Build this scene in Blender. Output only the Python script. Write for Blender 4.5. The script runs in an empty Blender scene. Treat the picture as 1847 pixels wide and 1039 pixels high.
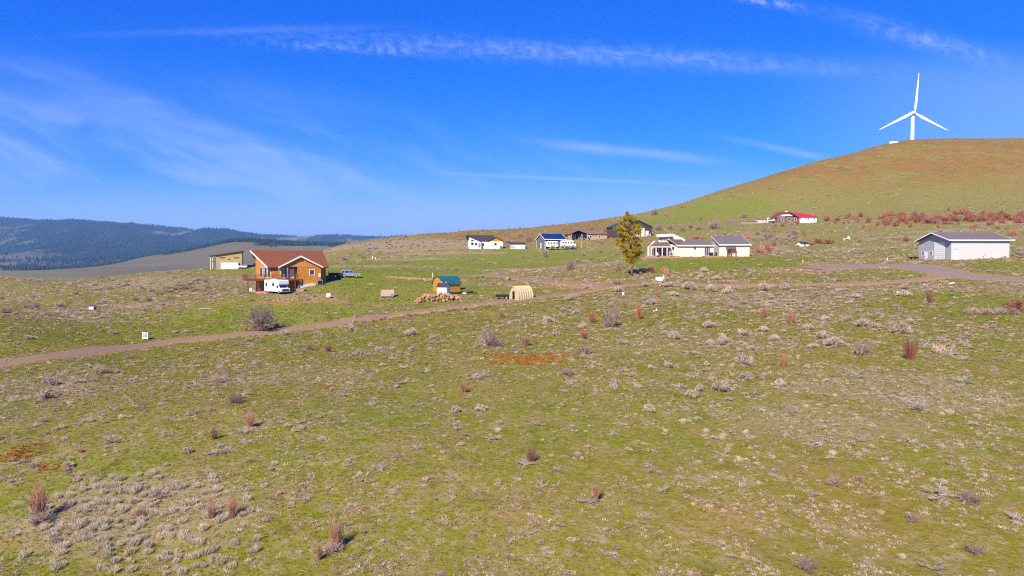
import bpy, math, random
import numpy as np
from mathutils import Vector, Matrix, Euler

SC = bpy.context.scene
COL = SC.collection
random.seed(7)
rng = np.random.default_rng(11)
R = math.radians

# ------------------------------------------------------------------ camera
CAMZ = 14.0
F, CX, CY = 1231.0, 923.5, 519.5          # focal length and centre in photo pixels
PITCH = math.atan((CY - 470.0) / F)
cam_d = bpy.data.cameras.new('camera')
cam_d.sensor_width = 36.0
cam_d.lens = 36.0 * F / 1847.0
cam_d.clip_start = 0.5
cam_d.clip_end = 40000
cam = bpy.data.objects.new('camera', cam_d)
COL.objects.link(cam)
cam.location = (0, 0, CAMZ)
cam.rotation_euler = (R(90) - PITCH, 0, 0)
SC.camera = cam

# ------------------------------------------------------------------ world / sun / exposure
SUN_DIR = Vector((-0.40, -0.917, 0)).normalized()      # horizontal direction towards the sun
SUN_EL = R(37)
W = bpy.data.worlds.new('World'); SC.world = W; W.use_nodes = True
VS = SC.view_settings
VS.view_transform = 'Standard'; VS.look = 'None'; VS.gamma = 1.0; VS.use_curve_mapping = False
VS.exposure = 0.84
sun_d = bpy.data.lights.new('sun', 'SUN')
sun_d.energy = 4.6; sun_d.angle = R(0.53); sun_d.color = (1.0, 0.90, 0.72)
sun = bpy.data.objects.new('sun', sun_d); COL.objects.link(sun)
to_sun = Vector((SUN_DIR.x * math.cos(SUN_EL), SUN_DIR.y * math.cos(SUN_EL), math.sin(SUN_EL)))
sun.rotation_euler = (-to_sun).to_track_quat('-Z', 'Y').to_euler()
SC.cycles.use_denoising = False; SC.cycles.filter_width = 1.15; SC.cycles.sample_clamp_indirect = 4
SC.cycles.max_bounces = 6; SC.cycles.volume_bounces = 0
SC.cycles.diffuse_bounces = 3; SC.cycles.transparent_max_bounces = 6


class NT:
    """tiny node expression helper"""
    def __init__(s, tree): s.t = tree
    def n(s, typ, **kw):
        nd = s.t.nodes.new(typ)
        for k, v in kw.items(): setattr(nd, k, v)
        return nd
    def put(s, sock, v):
        if isinstance(v, bpy.types.NodeSocket): s.t.links.new(v, sock)
        else: sock.default_value = v
    def m(s, op, a, b=0.0, c=0.0, clamp=False):
        nd = s.n('ShaderNodeMath', operation=op); nd.use_clamp = clamp
        for i, v in enumerate((a, b, c)): s.put(nd.inputs[i], v)
        return nd.outputs[0]
    def noise(s, vec, scale, detail=2.0, rough=0.5, dist=0.0, lac=2.0):
        nd = s.n('ShaderNodeTexNoise'); s.put(nd.inputs['Vector'], vec)
        nd.inputs['Scale'].default_value = scale; nd.inputs['Detail'].default_value = detail
        nd.inputs['Roughness'].default_value = rough; nd.inputs['Distortion'].default_value = dist
        return nd.outputs['Fac']
    def ramp(s, fac, a, b, lo=0.0, hi=1.0):
        nd = s.n('ShaderNodeMapRange'); nd.clamp = True; nd.interpolation_type = 'SMOOTHSTEP'
        s.put(nd.inputs[0], fac)
        for i, v in enumerate((a, b, lo, hi)): nd.inputs[i + 1].default_value = v
        return nd.outputs[0]
    def mix(s, fac, a, b, blend='MIX'):
        nd = s.n('ShaderNodeMix', data_type='RGBA', blend_type=blend)
        s.put(nd.inputs[0], fac)
        for i, v in ((6, a), (7, b)):
            if not isinstance(v, bpy.types.NodeSocket) and len(v) == 3: v = (*v, 1)
            s.put(nd.inputs[i], v)
        return nd.outputs[2]
    def comb(s, x, y, z=0.0):
        nd = s.n('ShaderNodeCombineXYZ')
        for i, v in enumerate((x, y, z)): s.put(nd.inputs[i], v)
        return nd.outputs[0]


def build_world():
    t = W.node_tree; t.nodes.clear(); N = NT(t)
    sky = N.n('ShaderNodeTexSky', sky_type='NISHITA')
    sky.sun_disc = False; sky.sun_elevation = SUN_EL
    sky.sun_rotation = math.atan2(SUN_DIR.x, SUN_DIR.y)
    sky.altitude = 600; sky.air_density = 1.0; sky.dust_density = 0.25; sky.ozone_density = 2.2
    tc = N.n('ShaderNodeTexCoord')
    sep = N.n('ShaderNodeSeparateXYZ'); t.links.new(tc.outputs['Generated'], sep.inputs[0])
    x, y, z = sep.outputs
    ay = N.m('MAXIMUM', N.m('ABSOLUTE', y), 0.12)
    u = N.m('DIVIDE', x, ay); v = N.m('DIVIDE', z, ay)
    def pu(px): return (px - CX) / F
    def pv(py): return (470 - py) / F
    def streak(px, py, half, slope, thick, bend=0.0):
        """soft elongated wisp around a sky direction"""
        du = N.m('SUBTRACT', u, pu(px))
        c = N.m('SUBTRACT', pv(py), N.m('MULTIPLY', du, slope))
        if bend: c = N.m('ADD', c, N.m('MULTIPLY', N.m('MULTIPLY', du, du), bend))
        dv = N.m('DIVIDE', N.m('SUBTRACT', v, c), thick / F)
        dl = N.m('DIVIDE', du, half / F)
        q = N.m('ADD', N.m('MULTIPLY', dv, dv), N.m('POWER', N.m('ABSOLUTE', dl), 3.0))
        return N.m('POWER', 2.718, N.m('MULTIPLY', q, -1.0))
    warp = N.noise(N.comb(u, v), 7.0, 3)
    sl = N.m('ADD', N.m('MULTIPLY', u, 0.35), v)                    # across the wisps' slope
    nv = N.comb(N.m('MULTIPLY', u, 2.0), N.m('ADD', N.m('MULTIPLY', sl, 10.0), N.m('MULTIPLY', warp, 0.9)))
    wisp = N.noise(nv, 1.35, 5, 0.55)
    soft = N.noise(N.comb(N.m('MULTIPLY', u, 9), N.m('MULTIPLY', v, 34)), 1.0, 4, 0.6)
    rip = N.noise(N.comb(N.m('ADD', N.m('MULTIPLY', u, 62), N.m('MULTIPLY', warp, 3.0)), N.m('ADD', N.m('MULTIPLY', N.m('ADD', v, N.m('MULTIPLY', u, .28)), 105), N.m('MULTIPLY', soft, 5.0))), 1.0, 5, 0.65)
    rip = N.m('MULTIPLY', N.ramp(rip, 0.36, 0.68), N.ramp(soft, 0.25, 0.6, 0.45, 1.0))
    softm = N.ramp(soft, 0.3, 0.65, 0.35, 1.0)
    # broad veil of high cirrus, thickening towards the horizon
    top = N.m('SUBTRACT', N.m('ADD', 0.30, N.m('MULTIPLY', warp, 0.03)), N.m('MULTIPLY', N.m('ADD', u, 0.75), 0.13))
    low = N.ramp(N.m('SUBTRACT', top, v), -0.03, 0.17)
    veil = N.m('MULTIPLY', low, N.ramp(wisp, 0.36, 0.68, 0.10, 0.52))
    leftm = N.ramp(u, -0.35, 0.45, 1.0, 0.5)
    veil = N.m('MULTIPLY', veil, leftm)
    rightv = N.m('MULTIPLY', N.ramp(u, 0.3, 0.75, 0.0, 0.26), N.ramp(v, 0.33, 0.24))
    veil = N.m('MAXIMUM', veil, rightv)
    veil = N.m('MAXIMUM', veil, N.ramp(v, 0.17, 0.0, 0.0, 0.8))
    parts = [veil]
    def add(s, k, tex=None):
        s = N.m('MULTIPLY', s, k)
        if tex is not None: s = N.m('MULTIPLY', s, tex)
        parts.append(s)
    add(streak(1020, 100, 520, 0.055, 18), 0.27, rip)
    add(streak(1150, 108, 420, 0.06, 15), 0.15, softm)
    add(streak(650, 93, 160, 0.05, 7), 0.25, rip)
    add(streak(420, 62, 260, -0.03, 6), 0.10, softm)
    add(streak(1140, 276, 150, 0.10, 9), 0.42, softm)
    add(streak(1405, 271, 90, 0.20, 6), 0.36, softm)
    add(streak(1030, 324, 210, 0.045, 3), 0.28)
    add(streak(1365, 8, 75, 0.20, 9), 0.5, rip)
    add(streak(1650, 74, 130, 0.28, 15), 0.38, rip)
    add(streak(1640, 74, 150, 0.26, 18), 0.12, softm)
    add(streak(430, 245, 330, 0.36, 15), 0.20, softm)
    add(streak(230, 190, 260, 0.33, 10), 0.14, softm)
    cl = parts[0]
    for p in parts[1:]:                                             # screen
        cl = N.m('SUBTRACT', N.m('ADD', cl, p), N.m('MULTIPLY', cl, p))
    sc_ = N.n('ShaderNodeSeparateColor'); t.links.new(sky.outputs[0], sc_.inputs[0])      # polarised, saturated clear-air blue
    cc_ = N.n('ShaderNodeCombineColor')
    for k, (mulk, pw) in enumerate(((0.0068, 2.6), (0.245, 1.11), (2.8, 0.30))):
        t.links.new(N.m('MULTIPLY', N.m('POWER', sc_.outputs[k], pw), mulk), cc_.inputs[k])
    cloud = N.mix(cl, cc_.outputs[0], (2.75, 3.4, 5.0))
    bg = N.n('ShaderNodeBackground'); bg.inputs['Strength'].default_value = 0.12
    t.links.new(cloud, bg.inputs['Color'])
    out = N.n('ShaderNodeOutputWorld'); t.links.new(bg.outputs[0], out.inputs[0])
build_world()

# ------------------------------------------------------------------ pixel <-> place
def ray(px, py):
    a, b = (px - CX) / F, (CY - py) / F
    cp, sp = math.cos(PITCH), math.sin(PITCH)
    d = np.array([a, cp + b * sp, -sp + b * cp])
    return d / d[1]
def P(px, py, Y):
    d = ray(px, py); return Vector((d[0] * Y, Y, CAMZ + d[2] * Y))

# ------------------------------------------------------------------ terrain height field
CP = []
def cp(px, py, Y):
    p = P(px, py, Y); CP.append((p.x / p.y, math.log(Y), p.z))
def cz(px, Y, z): CP.append(((px - CX) / F, math.log(Y), CAMZ + z))
for px in (-500, -150, 0, 250, 480, 700, 923, 1150, 1400, 1650, 1847, 2000, 2350):
    cz(px, 6, -14.2); cz(px, 13, -13.9); cp(px, 1039, 28); cp(px, 870, 36.5); cp(px, 750, 48)
for px in (923, 1150, 1400): cp(px, 650, 70 if px < 1000 else 68)
for px in (-500, -150, 0):
    for py, Y in ((655, 74), (600, 92), (560, 125), (553, 140), (530, 165), (500, 195)): cp(px, py, Y)
    for Y, z in ((260, -14), (450, -26), (900, -28), (2000, -30), (3000, -15)): cz(px, Y, z)
for py, Y in ((660, 77), (615, 100), (575, 122), (549, 140), (540, 150), (520, 170), (493, 205)): cp(250, py, Y)
for Y, z in ((265, -12), (450, -26), (900, -28)): cz(250, Y, z)
for py, Y in ((650, 80), (592, 110), (560, 124), (543, 131)): cp(480, py, Y)
cp(440, 530, 140); cp(470, 529, 145); cp(470, 530, 138); cp(500, 530, 138); cp(505, 527.5, 150); cp(540, 526, 141); cp(545, 512, 152); cp(520, 516, 158)
cp(585, 504, 155); cp(630, 500.5, 160); cp(610, 500.5, 158); cp(400, 512, 180); cp(500, 500, 190); cp(400, 485.5, 214); cp(440, 485, 214); cp(370, 486, 214); cp(455, 476, 230)
cp(330, 489, 208)
for px in (400, 480):
    for Y, z in ((290, -9), (450, -25), (900, -28)): cz(px, Y, z)
for px, py, Y in ((700, 650, 76), (600, 585, 112), (700, 572, 117), (700, 545, 132), (690, 536, 138), (815, 528, 141), (700, 505, 160), (620, 520, 145), (620, 545, 131),
                  (690, 495, 170), (700, 470, 225), (620, 470, 225), (700, 455, 262), (620, 452, 262), (700, 430, 310), (640, 437, 302), (590, 449, 292), (760, 422, 330), (840, 417, 385),
                  (900, 545, 127), (960, 536, 133), (1050, 524, 137), (940, 507, 160), (850, 498, 172), (930, 490, 182), (930, 470, 225), (870, 448, 268), (910, 448, 268), (845, 450, 262), (990, 447, 270), (1030, 446, 270),
                  (900, 437, 310), (1000, 430, 318), (1060, 432, 306), (1110, 429, 306), (1135, 425.5, 305), (1175, 426, 303), (950, 412, 420), (1000, 406, 430), (1100, 393, 460), (1200, 374, 490),
                  (1300, 343, 520), (1400, 313, 545), (1480, 290, 560), (1600, 260, 590), (1650, 252, 600), (1750, 250, 610), (1847, 249, 615), (2000, 250, 620), (2350, 262, 620),
                  (1100, 518, 134), (1140, 497, 150), (1190, 506, 141), (1060, 480, 190), (1100, 455, 245), (1150, 440, 275), (1180, 462, 203), (1260, 462, 200), (1345, 462, 200), (1250, 480, 172), (1250, 500, 148), (1250, 531, 122), (1250, 600, 84),
                  (1240, 440, 262), (1240, 415, 330), (1320, 407, 352), (1150, 405, 385), (1240, 390, 420),
                  (1400, 577, 95), (1400, 530, 120), (1400, 500, 143), (1400, 478, 165), (1400, 462, 205), (1430, 443, 265), (1450, 444, 262), (1400, 420, 315), (1430, 399.5, 375), (1380, 401, 370), (1475, 400, 370), (1400, 370, 430), (1500, 340, 470),
                  (1550, 470, 178), (1550, 440, 250), (1550, 405, 335), (1600, 300, 520), (1650, 468.5, 178), (1740, 467, 172), (1800, 464, 170), (1715, 468.5, 168), (1700, 490, 145), (1700, 510, 128), (1700, 562, 98), (1700, 640, 69),
                  (1740, 446, 228), (1700, 412, 290), (1700, 394, 330), (1700, 330, 450),
                  (1847, 463, 172), (1847, 497, 137), (1847, 510, 126), (1847, 562, 97), (1847, 640, 69), (1847, 440, 230), (1847, 405, 300), (1847, 392, 330), (1847, 330, 450),
                  (2200, 470, 168), (2200, 562, 97), (2200, 640, 69), (2200, 440, 230), (2200, 392, 330), (2200, 330, 450)): cp(px, py, Y)
for px, Y, z in ((590, 400, -8), (700, 430, -6), (590, 650, -27), (750, 650, -26), (900, 620, -5), (1050, 650, 2), (1250, 720, 25), (1450, 780, 55), (1650, 850, 90), (1900, 860, 95), (2350, 860, 95)): cz(px, Y, z)
for px in (500, 700, 950): cz(px, 1100, -28); cz(px, 1700, -25)
for px in (1250, 1650, 2200): cz(px, 1300, 10); cz(px, 2200, -20); cz(px, 4500, 30); cz(px, 9000, 60)
# rounded khaki foothill beyond the valley floor
for px, py in ((165, 483), (217, 474), (270, 461), (303, 458), (368, 448), (425, 436), (500, 440), (580, 444), (680, 446)):
    cp(px, py, 2300); cz(px, 3000, (470 - py) / F * 2300 - 18)
for px, py in ((60, 488), (120, 486)): cp(px, py, 2300)
for px in (170, 270, 368, 440): cz(px, 1650, -20)
# forested plateau
for px, py in ((-500, 398), (-150, 400), (0, 401), (55, 404), (130, 406), (240, 411), (330, 418), (450, 424), (560, 429), (640, 431), (760, 434), (950, 436)):
    cp(px, py, 6500); cz(px, 8000, (470 - py) / F * 6500 + 8); cz(px, 12000, (470 - py) / F * 6500 - 40)
    cp(px, 0.52 * py + 0.48 * 485, 4800)
for px in (1250, 1650): cz(px, 12000, 60)
CPA = np.array(CP)
SU, SL = 3.0, 1.35
_cx = np.stack([np.clip(CPA[:, 0], -1.15, 1.15) * SU, CPA[:, 1] * SL], 1)
def _tps(d2): return 0.5 * d2 * np.log(d2 + 1e-12)
_n = len(_cx)
_d2 = ((_cx[:, None] - _cx[None]) ** 2).sum(-1)
_K = _tps(_d2) + np.eye(_n) * 2e-3
_Pm = np.concatenate([np.ones((_n, 1)), _cx], 1)
_A = np.zeros((_n + 3, _n + 3)); _A[:_n, :_n] = _K; _A[:_n, _n:] = _Pm; _A[_n:, :_n] = _Pm.T
# interpolate the height as an apparent slope-scaled value so far points do not overwhelm near ones
_scale = np.exp(CPA[:, 1])
_sol = np.linalg.solve(_A, np.concatenate([(CPA[:, 2] - CAMZ) / _scale, np.zeros(3)]))

def _hash(ix, iy, s):
    h = (ix.astype(np.int64) * 374761393 + iy.astype(np.int64) * 668265263 + s * 974634541) & 0x7fffffff
    h = ((h ^ (h >> 13)) * 1274126177) & 0x7fffffff
    return ((h ^ (h >> 16)) & 0xffff) / 65535.0
def vnoise(x, y, s=0):
    x = np.asarray(x, float); y = np.asarray(y, float)
    ix, iy = np.floor(x), np.floor(y); fx, fy = x - ix, y - iy
    fx = fx * fx * (3 - 2 * fx); fy = fy * fy * (3 - 2 * fy)
    a, b, c, d = _hash(ix, iy, s), _hash(ix + 1, iy, s), _hash(ix, iy + 1, s), _hash(ix + 1, iy + 1, s)
    return (a * (1 - fx) + b * fx) * (1 - fy) + (c * (1 - fx) + d * fx) * fy
def fbm(x, y, s=0, o=4):
    t = 0; a = 0.5
    for k in range(o): t = t + a * vnoise(x * 2 ** k, y * 2 ** k, s + k); a *= 0.5
    return t / (1 - 0.5 ** o)

def H(x, y):
    x = np.atleast_1d(np.asarray(x, float)); y = np.atleast_1d(np.asarray(y, float))
    out = np.empty(len(x))
    for i in range(0, len(x), 20000):
        xs, ys = x[i:i + 20000], np.maximum(y[i:i + 20000], 3.0)
        q = np.stack([np.clip(xs / ys, -1.15, 1.15) * SU, np.log(ys) * SL], 1)
        d2 = (q ** 2).sum(1)[:, None] + (_cx ** 2).sum(1)[None] - 2 * q @ _cx.T
        s = _tps(np.maximum(d2, 0)) @ _sol[:_n] + _sol[_n] + q @ _sol[_n + 1:]
        z = CAMZ + s * ys
        near = np.clip(1 - (ys - 20) / 900, 0, 1)
        z = z + (fbm(xs / 9, ys / 9, 3, 3) - 0.5) * 0.45 * near * np.clip((ys - 10) / 40, 0.3, 1)
        z = z + (fbm(xs / 1.3, ys / 1.3, 9, 2) - 0.5) * 0.12 * near
        far = np.clip((ys - 2400) / 2000, 0, 1) * np.clip((7200 - ys) / 1000, 0, 1)
        rid = 1 - np.abs(2 * fbm(xs / 900 + ys / 2600, ys / 1900, 21, 4) - 1)
        z = z + (rid - 0.72) * 210 * far
        out[i:i + 20000] = z
    return out
_YS = np.exp(np.linspace(math.log(12), math.log(690), 900))
def G(px, py):
    """where the sight line through a photo pixel meets the ground"""
    d = ray(px, py)
    zs = CAMZ + d[2] * _YS
    h = H(d[0] * _YS, _YS)
    k = np.nonzero(zs < h)[0]
    if len(k) == 0: k = [len(_YS) - 1]
    k = int(k[0])
    if k == 0: Y = _YS[0]
    else:
        a, b = zs[k - 1] - h[k - 1], zs[k] - h[k]
        Y = _YS[k - 1] + (_YS[k] - _YS[k - 1]) * (a / (a - b) if a != b else 0)
    return Vector((d[0] * Y, Y, float(H(d[0] * Y, Y)[0])))
def hz(x, y): return float(H(x, y)[0])
def at(px, Y):
    x = (px - CX) / F * Y; return Vector((x, Y, hz(x, Y)))

# ------------------------------------------------------------------ helpers
def tag(o, label=None, cat=None, group=None, kind=None):
    for k, v in (('label', label), ('category', cat), ('group', group), ('kind', kind)):
        if v: o[k] = v
    return o
def empty(name, loc, rz=0.0, label=None, cat=None, group=None):
    o = bpy.data.objects.new(name, None); COL.objects.link(o)
    o.location = loc; o.rotation_euler = (0, 0, rz); o.empty_display_size = 0.5
    return tag(o, label, cat, group)

class MB:
    def __init__(s): s.v = []; s.f = []
    def add(s, vs, fs):
        b = len(s.v); s.v += [tuple(p) for p in vs]; s.f += [tuple(i + b for i in f) for f in fs]; return s
    def box(s, x0, x1, y0, y1, z0, z1):
        return s.add([(x0, y0, z0), (x1, y0, z0), (x1, y1, z0), (x0, y1, z0), (x0, y0, z1), (x1, y0, z1), (x1, y1, z1), (x0, y1, z1)],
                     [(0, 3, 2, 1), (4, 5, 6, 7), (0, 1, 5, 4), (1, 2, 6, 5), (2, 3, 7, 6), (3, 0, 4, 7)])
    def prism(s, prof, axis, a, b):
        """extrude a closed 2D profile along an axis; x: prof=(y,z), y: prof=(x,z), z: prof=(x,y)"""
        n = len(prof)
        def pt(p, t): return {'x': (t, p[0], p[1]), 'y': (p[0], t, p[1]), 'z': (p[0], p[1], t)}[axis]
        return s.add([pt(p, a) for p in prof] + [pt(p, b) for p in prof],
                     [tuple(range(n))[::-1], tuple(range(n, 2 * n))] + [(i, (i + 1) % n, n + (i + 1) % n, n + i) for i in range(n)])
    def slab(s, quad, t):
        """a roof plane: four corners (top face) thickened downwards"""
        q = [Vector(p) for p in quad]
        dn = Vector((0, 0, -t)); n = len(q)
        return s.add(q + [p + dn for p in q], [tuple(range(n)), tuple(range(2 * n - 1, n - 1, -1))] + [(i, n + i, n + (i + 1) % n, (i + 1) % n) for i in range(n)])
    def tube(s, pts, rad, n=6, cap=True):
        pts = [Vector(p) for p in pts]
        rad = rad if isinstance(rad, (list, tuple)) else [rad] * len(pts)
        b = len(s.v)
        for i, p in enumerate(pts):
            d = (pts[min(i + 1, len(pts) - 1)] - pts[max(i - 1, 0)]).normalized()
            a = d.orthogonal().normalized(); c = d.cross(a)
            for k in range(n):
                an = 2 * math.pi * k / n
                s.v.append(tuple(p + (a * math.cos(an) + c * math.sin(an)) * rad[i]))
        for i in range(len(pts) - 1):
            for k in range(n):
                s.f.append((b + i * n + k, b + i * n + (k + 1) % n, b + (i + 1) * n + (k + 1) % n, b + (i + 1) * n + k))
        if cap:
            s.f.append(tuple(b + k for k in range(n))[::-1]); e = b + (len(pts) - 1) * n
            s.f.append(tuple(e + k for k in range(n)))
        return s
    def spike(s, p0, p1, r, mid=None):
        p0, p1 = Vector(p0), Vector(p1)
        d = (p1 - p0); a = d.orthogonal().normalized(); c = d.normalized().cross(a)
        b = len(s.v)
        ring = [(a * math.cos(t) + c * math.sin(t)) for t in (0, 2.094, 4.189)]
        s.v += [tuple(p0 + q * r) for q in ring]
        if mid is not None:
            m = Vector(mid); s.v += [tuple(m + q * r * 0.65) for q in ring]; s.v.append(tuple(p1))
            s.f += [(b + i, b + (i + 1) % 3, b + 3 + (i + 1) % 3, b + 3 + i) for i in range(3)] + [(b + 3 + i, b + 3 + (i + 1) % 3, b + 6) for i in range(3)]
        else:
            s.v.append(tuple(p1)); s.f += [(b + i, b + (i + 1) % 3, b + 3) for i in range(3)]
        return s
    def tri(s, a, b, c): return s.add([a, b, c], [(0, 1, 2)])
    def mesh(s, name, mat):
        me = bpy.data.meshes.new(name); me.from_pydata(s.v, [], s.f); me.update()
        if mat: me.materials.append(mat)
        return me
    def build(s, name, mat, parent=None, smooth=False, loc=None):
        me = s.mesh(name, mat)
        if smooth: me.polygons.foreach_set('use_smooth', [True] * len(me.polygons))
        o = bpy.data.objects.new(name, me); COL.objects.link(o)
        if parent: o.parent = parent
        if loc: o.location = loc
        return o

# ------------------------------------------------------------------ materials
MATS = {}
def mat(name, col, rough=0.8, var=0.0, scale=3.0, stretch=(1, 1, 1), col2=None, metal=0.0, bump=0.0, rnd=0.0, spec=0.3, wave=None, trans=0.0):
    if name in MATS: return MATS[name]
    m = bpy.data.materials.new(name); m.use_nodes = True; t = m.node_tree; N = NT(t)
    b = t.nodes['Principled BSDF']; b.inputs['Roughness'].default_value = rough
    b.inputs['Metallic'].default_value = metal; b.inputs['Specular IOR Level'].default_value = spec
    c = None
    tc = N.n('ShaderNodeTexCoord'); mp = N.n('ShaderNodeMapping'); mp.inputs['Scale'].default_value = stretch
    t.links.new(tc.outputs['Object'], mp.inputs['Vector'])
    nz = N.noise(mp.outputs[0], scale, 4, 0.6)
    if col2 is None: col2 = tuple(x * (1 - var) for x in col)
    cc = N.mix(N.ramp(nz, 0.3, 0.7), col, col2)
    if rnd:
        oi = N.n('ShaderNodeObjectInfo')
        cc = N.mix(1.0, cc, N.mix(oi.outputs['Random'], (1 - rnd, 1 - rnd, 1 - rnd), (1 + rnd, 1 + rnd * .9, 1 + rnd * .7)), 'MULTIPLY')
    if wave:                                            # ribs or boards: (axis vector, period, depth)
        ax, per, dep = wave
        sp = N.n('ShaderNodeSeparateXYZ'); t.links.new(tc.outputs['Object'], sp.inputs[0])
        k = N.m('FRACT', N.m('DIVIDE', sp.outputs['XYZ'.index(ax)], per))
        rib = N.ramp(k, 0.0, 0.12, 0, 1)
        cc = N.mix(N.m('MULTIPLY', N.m('SUBTRACT', 1, rib), dep), cc, tuple(x * 0.35 for x in col))
        bp = N.n('ShaderNodeBump'); bp.inputs['Distance'].default_value = 0.03; bp.inputs['Strength'].default_value = 0.6
        t.links.new(rib, bp.inputs['Height']); t.links.new(bp.outputs[0], b.inputs['Normal'])
    elif bump:
        bp = N.n('ShaderNodeBump'); bp.inputs['Distance'].default_value = bump; bp.inputs['Strength'].default_value = 0.8
        t.links.new(nz, bp.inputs['Height']); t.links.new(bp.outputs[0], b.inputs['Normal'])
    t.links.new(cc, b.inputs['Base Color'])
    if trans:
        out = t.nodes['Material Output']
        tr = N.n('ShaderNodeBsdfTranslucent'); t.links.new(cc, tr.inputs['Color'])
        mx = N.n('ShaderNodeMixShader'); mx.inputs[0].default_value = trans
        t.links.new(b.outputs[0], mx.inputs[1]); t.links.new(tr.outputs[0], mx.inputs[2]); t.links.new(mx.outputs[0], out.inputs['Surface'])
    MATS[name] = m; return m

WHITE = mat('white_paint', (0.78, 0.77, 0.74), 0.6, 0.06, 2)
CREAM = mat('cream_stucco', (0.74, 0.62, 0.48), 0.85, 0.08, 1.5)
PALEST = mat('pale_stucco', (0.66, 0.57, 0.50), 0.85, 0.08, 1.5)
GLASS = mat('window_glass', (0.03, 0.04, 0.05), 0.08, 0.2, 2, spec=0.8)
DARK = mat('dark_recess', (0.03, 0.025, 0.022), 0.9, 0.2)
BLACK = mat('black_metal', (0.02, 0.02, 0.022), 0.5, 0.3)
TYRE = mat('tyre_rubber', (0.02, 0.02, 0.02), 0.85)
RIM = mat('wheel_rim', (0.5, 0.5, 0.52), 0.35, metal=0.6)
CONC = mat('concrete', (0.55, 0.52, 0.47), 0.9, 0.2, 4)
GREYWOOD = mat('weathered_wood', (0.25, 0.21, 0.18), 0.9, 0.4, 5, (1, 8, 1))
CEDAR = mat('cedar_siding', (0.54, 0.225, 0.038), 0.7, 0.45, 1.3, (7, 7, 0.35), col2=(0.36, 0.125, 0.018), wave=('X', 0.3, 0.55))
CEDAR2 = mat('cedar_shingle', (0.54, 0.26, 0.07), 0.75, 0.3, 3, col2=(0.36, 0.15, 0.04))
REDROOF = mat('brown_red_shingle', (0.215, 0.070, 0.030), 0.85, 0.25, 5, (1, 1, 3), wave=('Z', 0.16, 0.35))
DECKWOOD = mat('deck_redwood', (0.20, 0.062, 0.03), 0.75, 0.3, 4, (1, 6, 1))
FASCIA = mat('fascia_pale', (0.72, 0.66, 0.60), 0.7, 0.1)
TAN = mat('tan_siding', (0.42, 0.30, 0.14), 0.8, 0.08, 2)
SLATE = mat('slate_metal_roof', (0.165, 0.132, 0.122), 0.8, 0.12, 2, wave=('X', 0.42, 0.25))
SLATE2 = mat('brown_slate_roof', (0.17, 0.12, 0.10), 0.7, 0.2, 4)
PANEL = mat('pale_metal_panel', (0.53, 0.51, 0.51), 0.55, 0.05, 2, wave=('X', 0.32, 0.16))
PANEL_SHADE = mat('shaded_metal_panel', (0.40, 0.395, 0.41), 0.55, 0.05, 2, wave=('Y', 0.32, 0.22))  # same barn cladding, with the gable's bluish shade mixed into its colour
GREYP = mat('grey_siding', (0.15, 0.155, 0.175), 0.7, 0.1, 2)
BLUEROOF = mat('navy_metal_roof', (0.012, 0.03, 0.12), 0.4, 0.15, 2, wave=('X', 0.4, 0.3))
TEAL = mat('teal_metal_roof', (0.022, 0.115, 0.125), 0.5, 0.15, 2)
TEALD = mat('dark_teal_roof', (0.012, 0.085, 0.09), 0.5, 0.15, 2)
BROWNSIDE = mat('brown_metal_siding', (0.085, 0.055, 0.050), 0.7, 0.1, 2)
TAUPE = mat('taupe_shingle', (0.19, 0.135, 0.10), 0.85, 0.15, 4)
SANDW = mat('sand_wall', (0.40, 0.27, 0.18), 0.85, 0.15, 2)
REDMETAL = mat('crimson_metal_roof', (0.50, 0.022, 0.045), 0.45, 0.1, 2)
ORANGE = mat('orange_wood_siding', (0.52, 0.21, 0.018), 0.75, 0.2, 2, (6, 6, .4), col2=(0.45, 0.17, 0.015))
SHEDROOF = mat('charcoal_shingle', (0.055, 0.042, 0.05), 0.85, 0.2, 5)
RIBTAN = mat('cream_quonset_panel', (0.50, 0.39, 0.23), 0.65, 0.12, 3)
PINK = mat('faded_pink_wood', (0.50, 0.36, 0.30), 0.85, 0.2, 4)
ROCK = mat('orange_tan_rock', (0.44, 0.265, 0.15), 0.9, 0.5, 2.0, col2=(0.30, 0.17, 0.10), rnd=0.4)
PALEROCK = mat('pale_rock', (0.36, 0.29, 0.21), 0.9, 0.3, 2.0, rnd=0.25)
STONEW = mat('brown_stone_wall', (0.26, 0.15, 0.11), 0.9, 0.5, 3.0)
SILVER = mat('silver_car_paint', (0.33, 0.34, 0.37), 0.3, 0.05, metal=0.35, spec=0.6)
REDLAMP = mat('red_lamp', (0.4, 0.02, 0.02), 0.3)
YELLOW = mat('yellow_pipe', (0.62, 0.38, 0.06), 0.6)
BARK = mat('pine_bark', (0.34, 0.15, 0.065), 0.95, 0.5, 3, (3, 3, .7), bump=0.05)
NEEDLE = mat('pine_needles', (0.60, 0.43, 0.012), 0.7, 0.4, 1.2, col2=(0.40, 0.32, 0.010), trans=0.45)
TURB = mat('turbine_white', (0.82, 0.82, 0.82), 0.45, 0.03)

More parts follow.
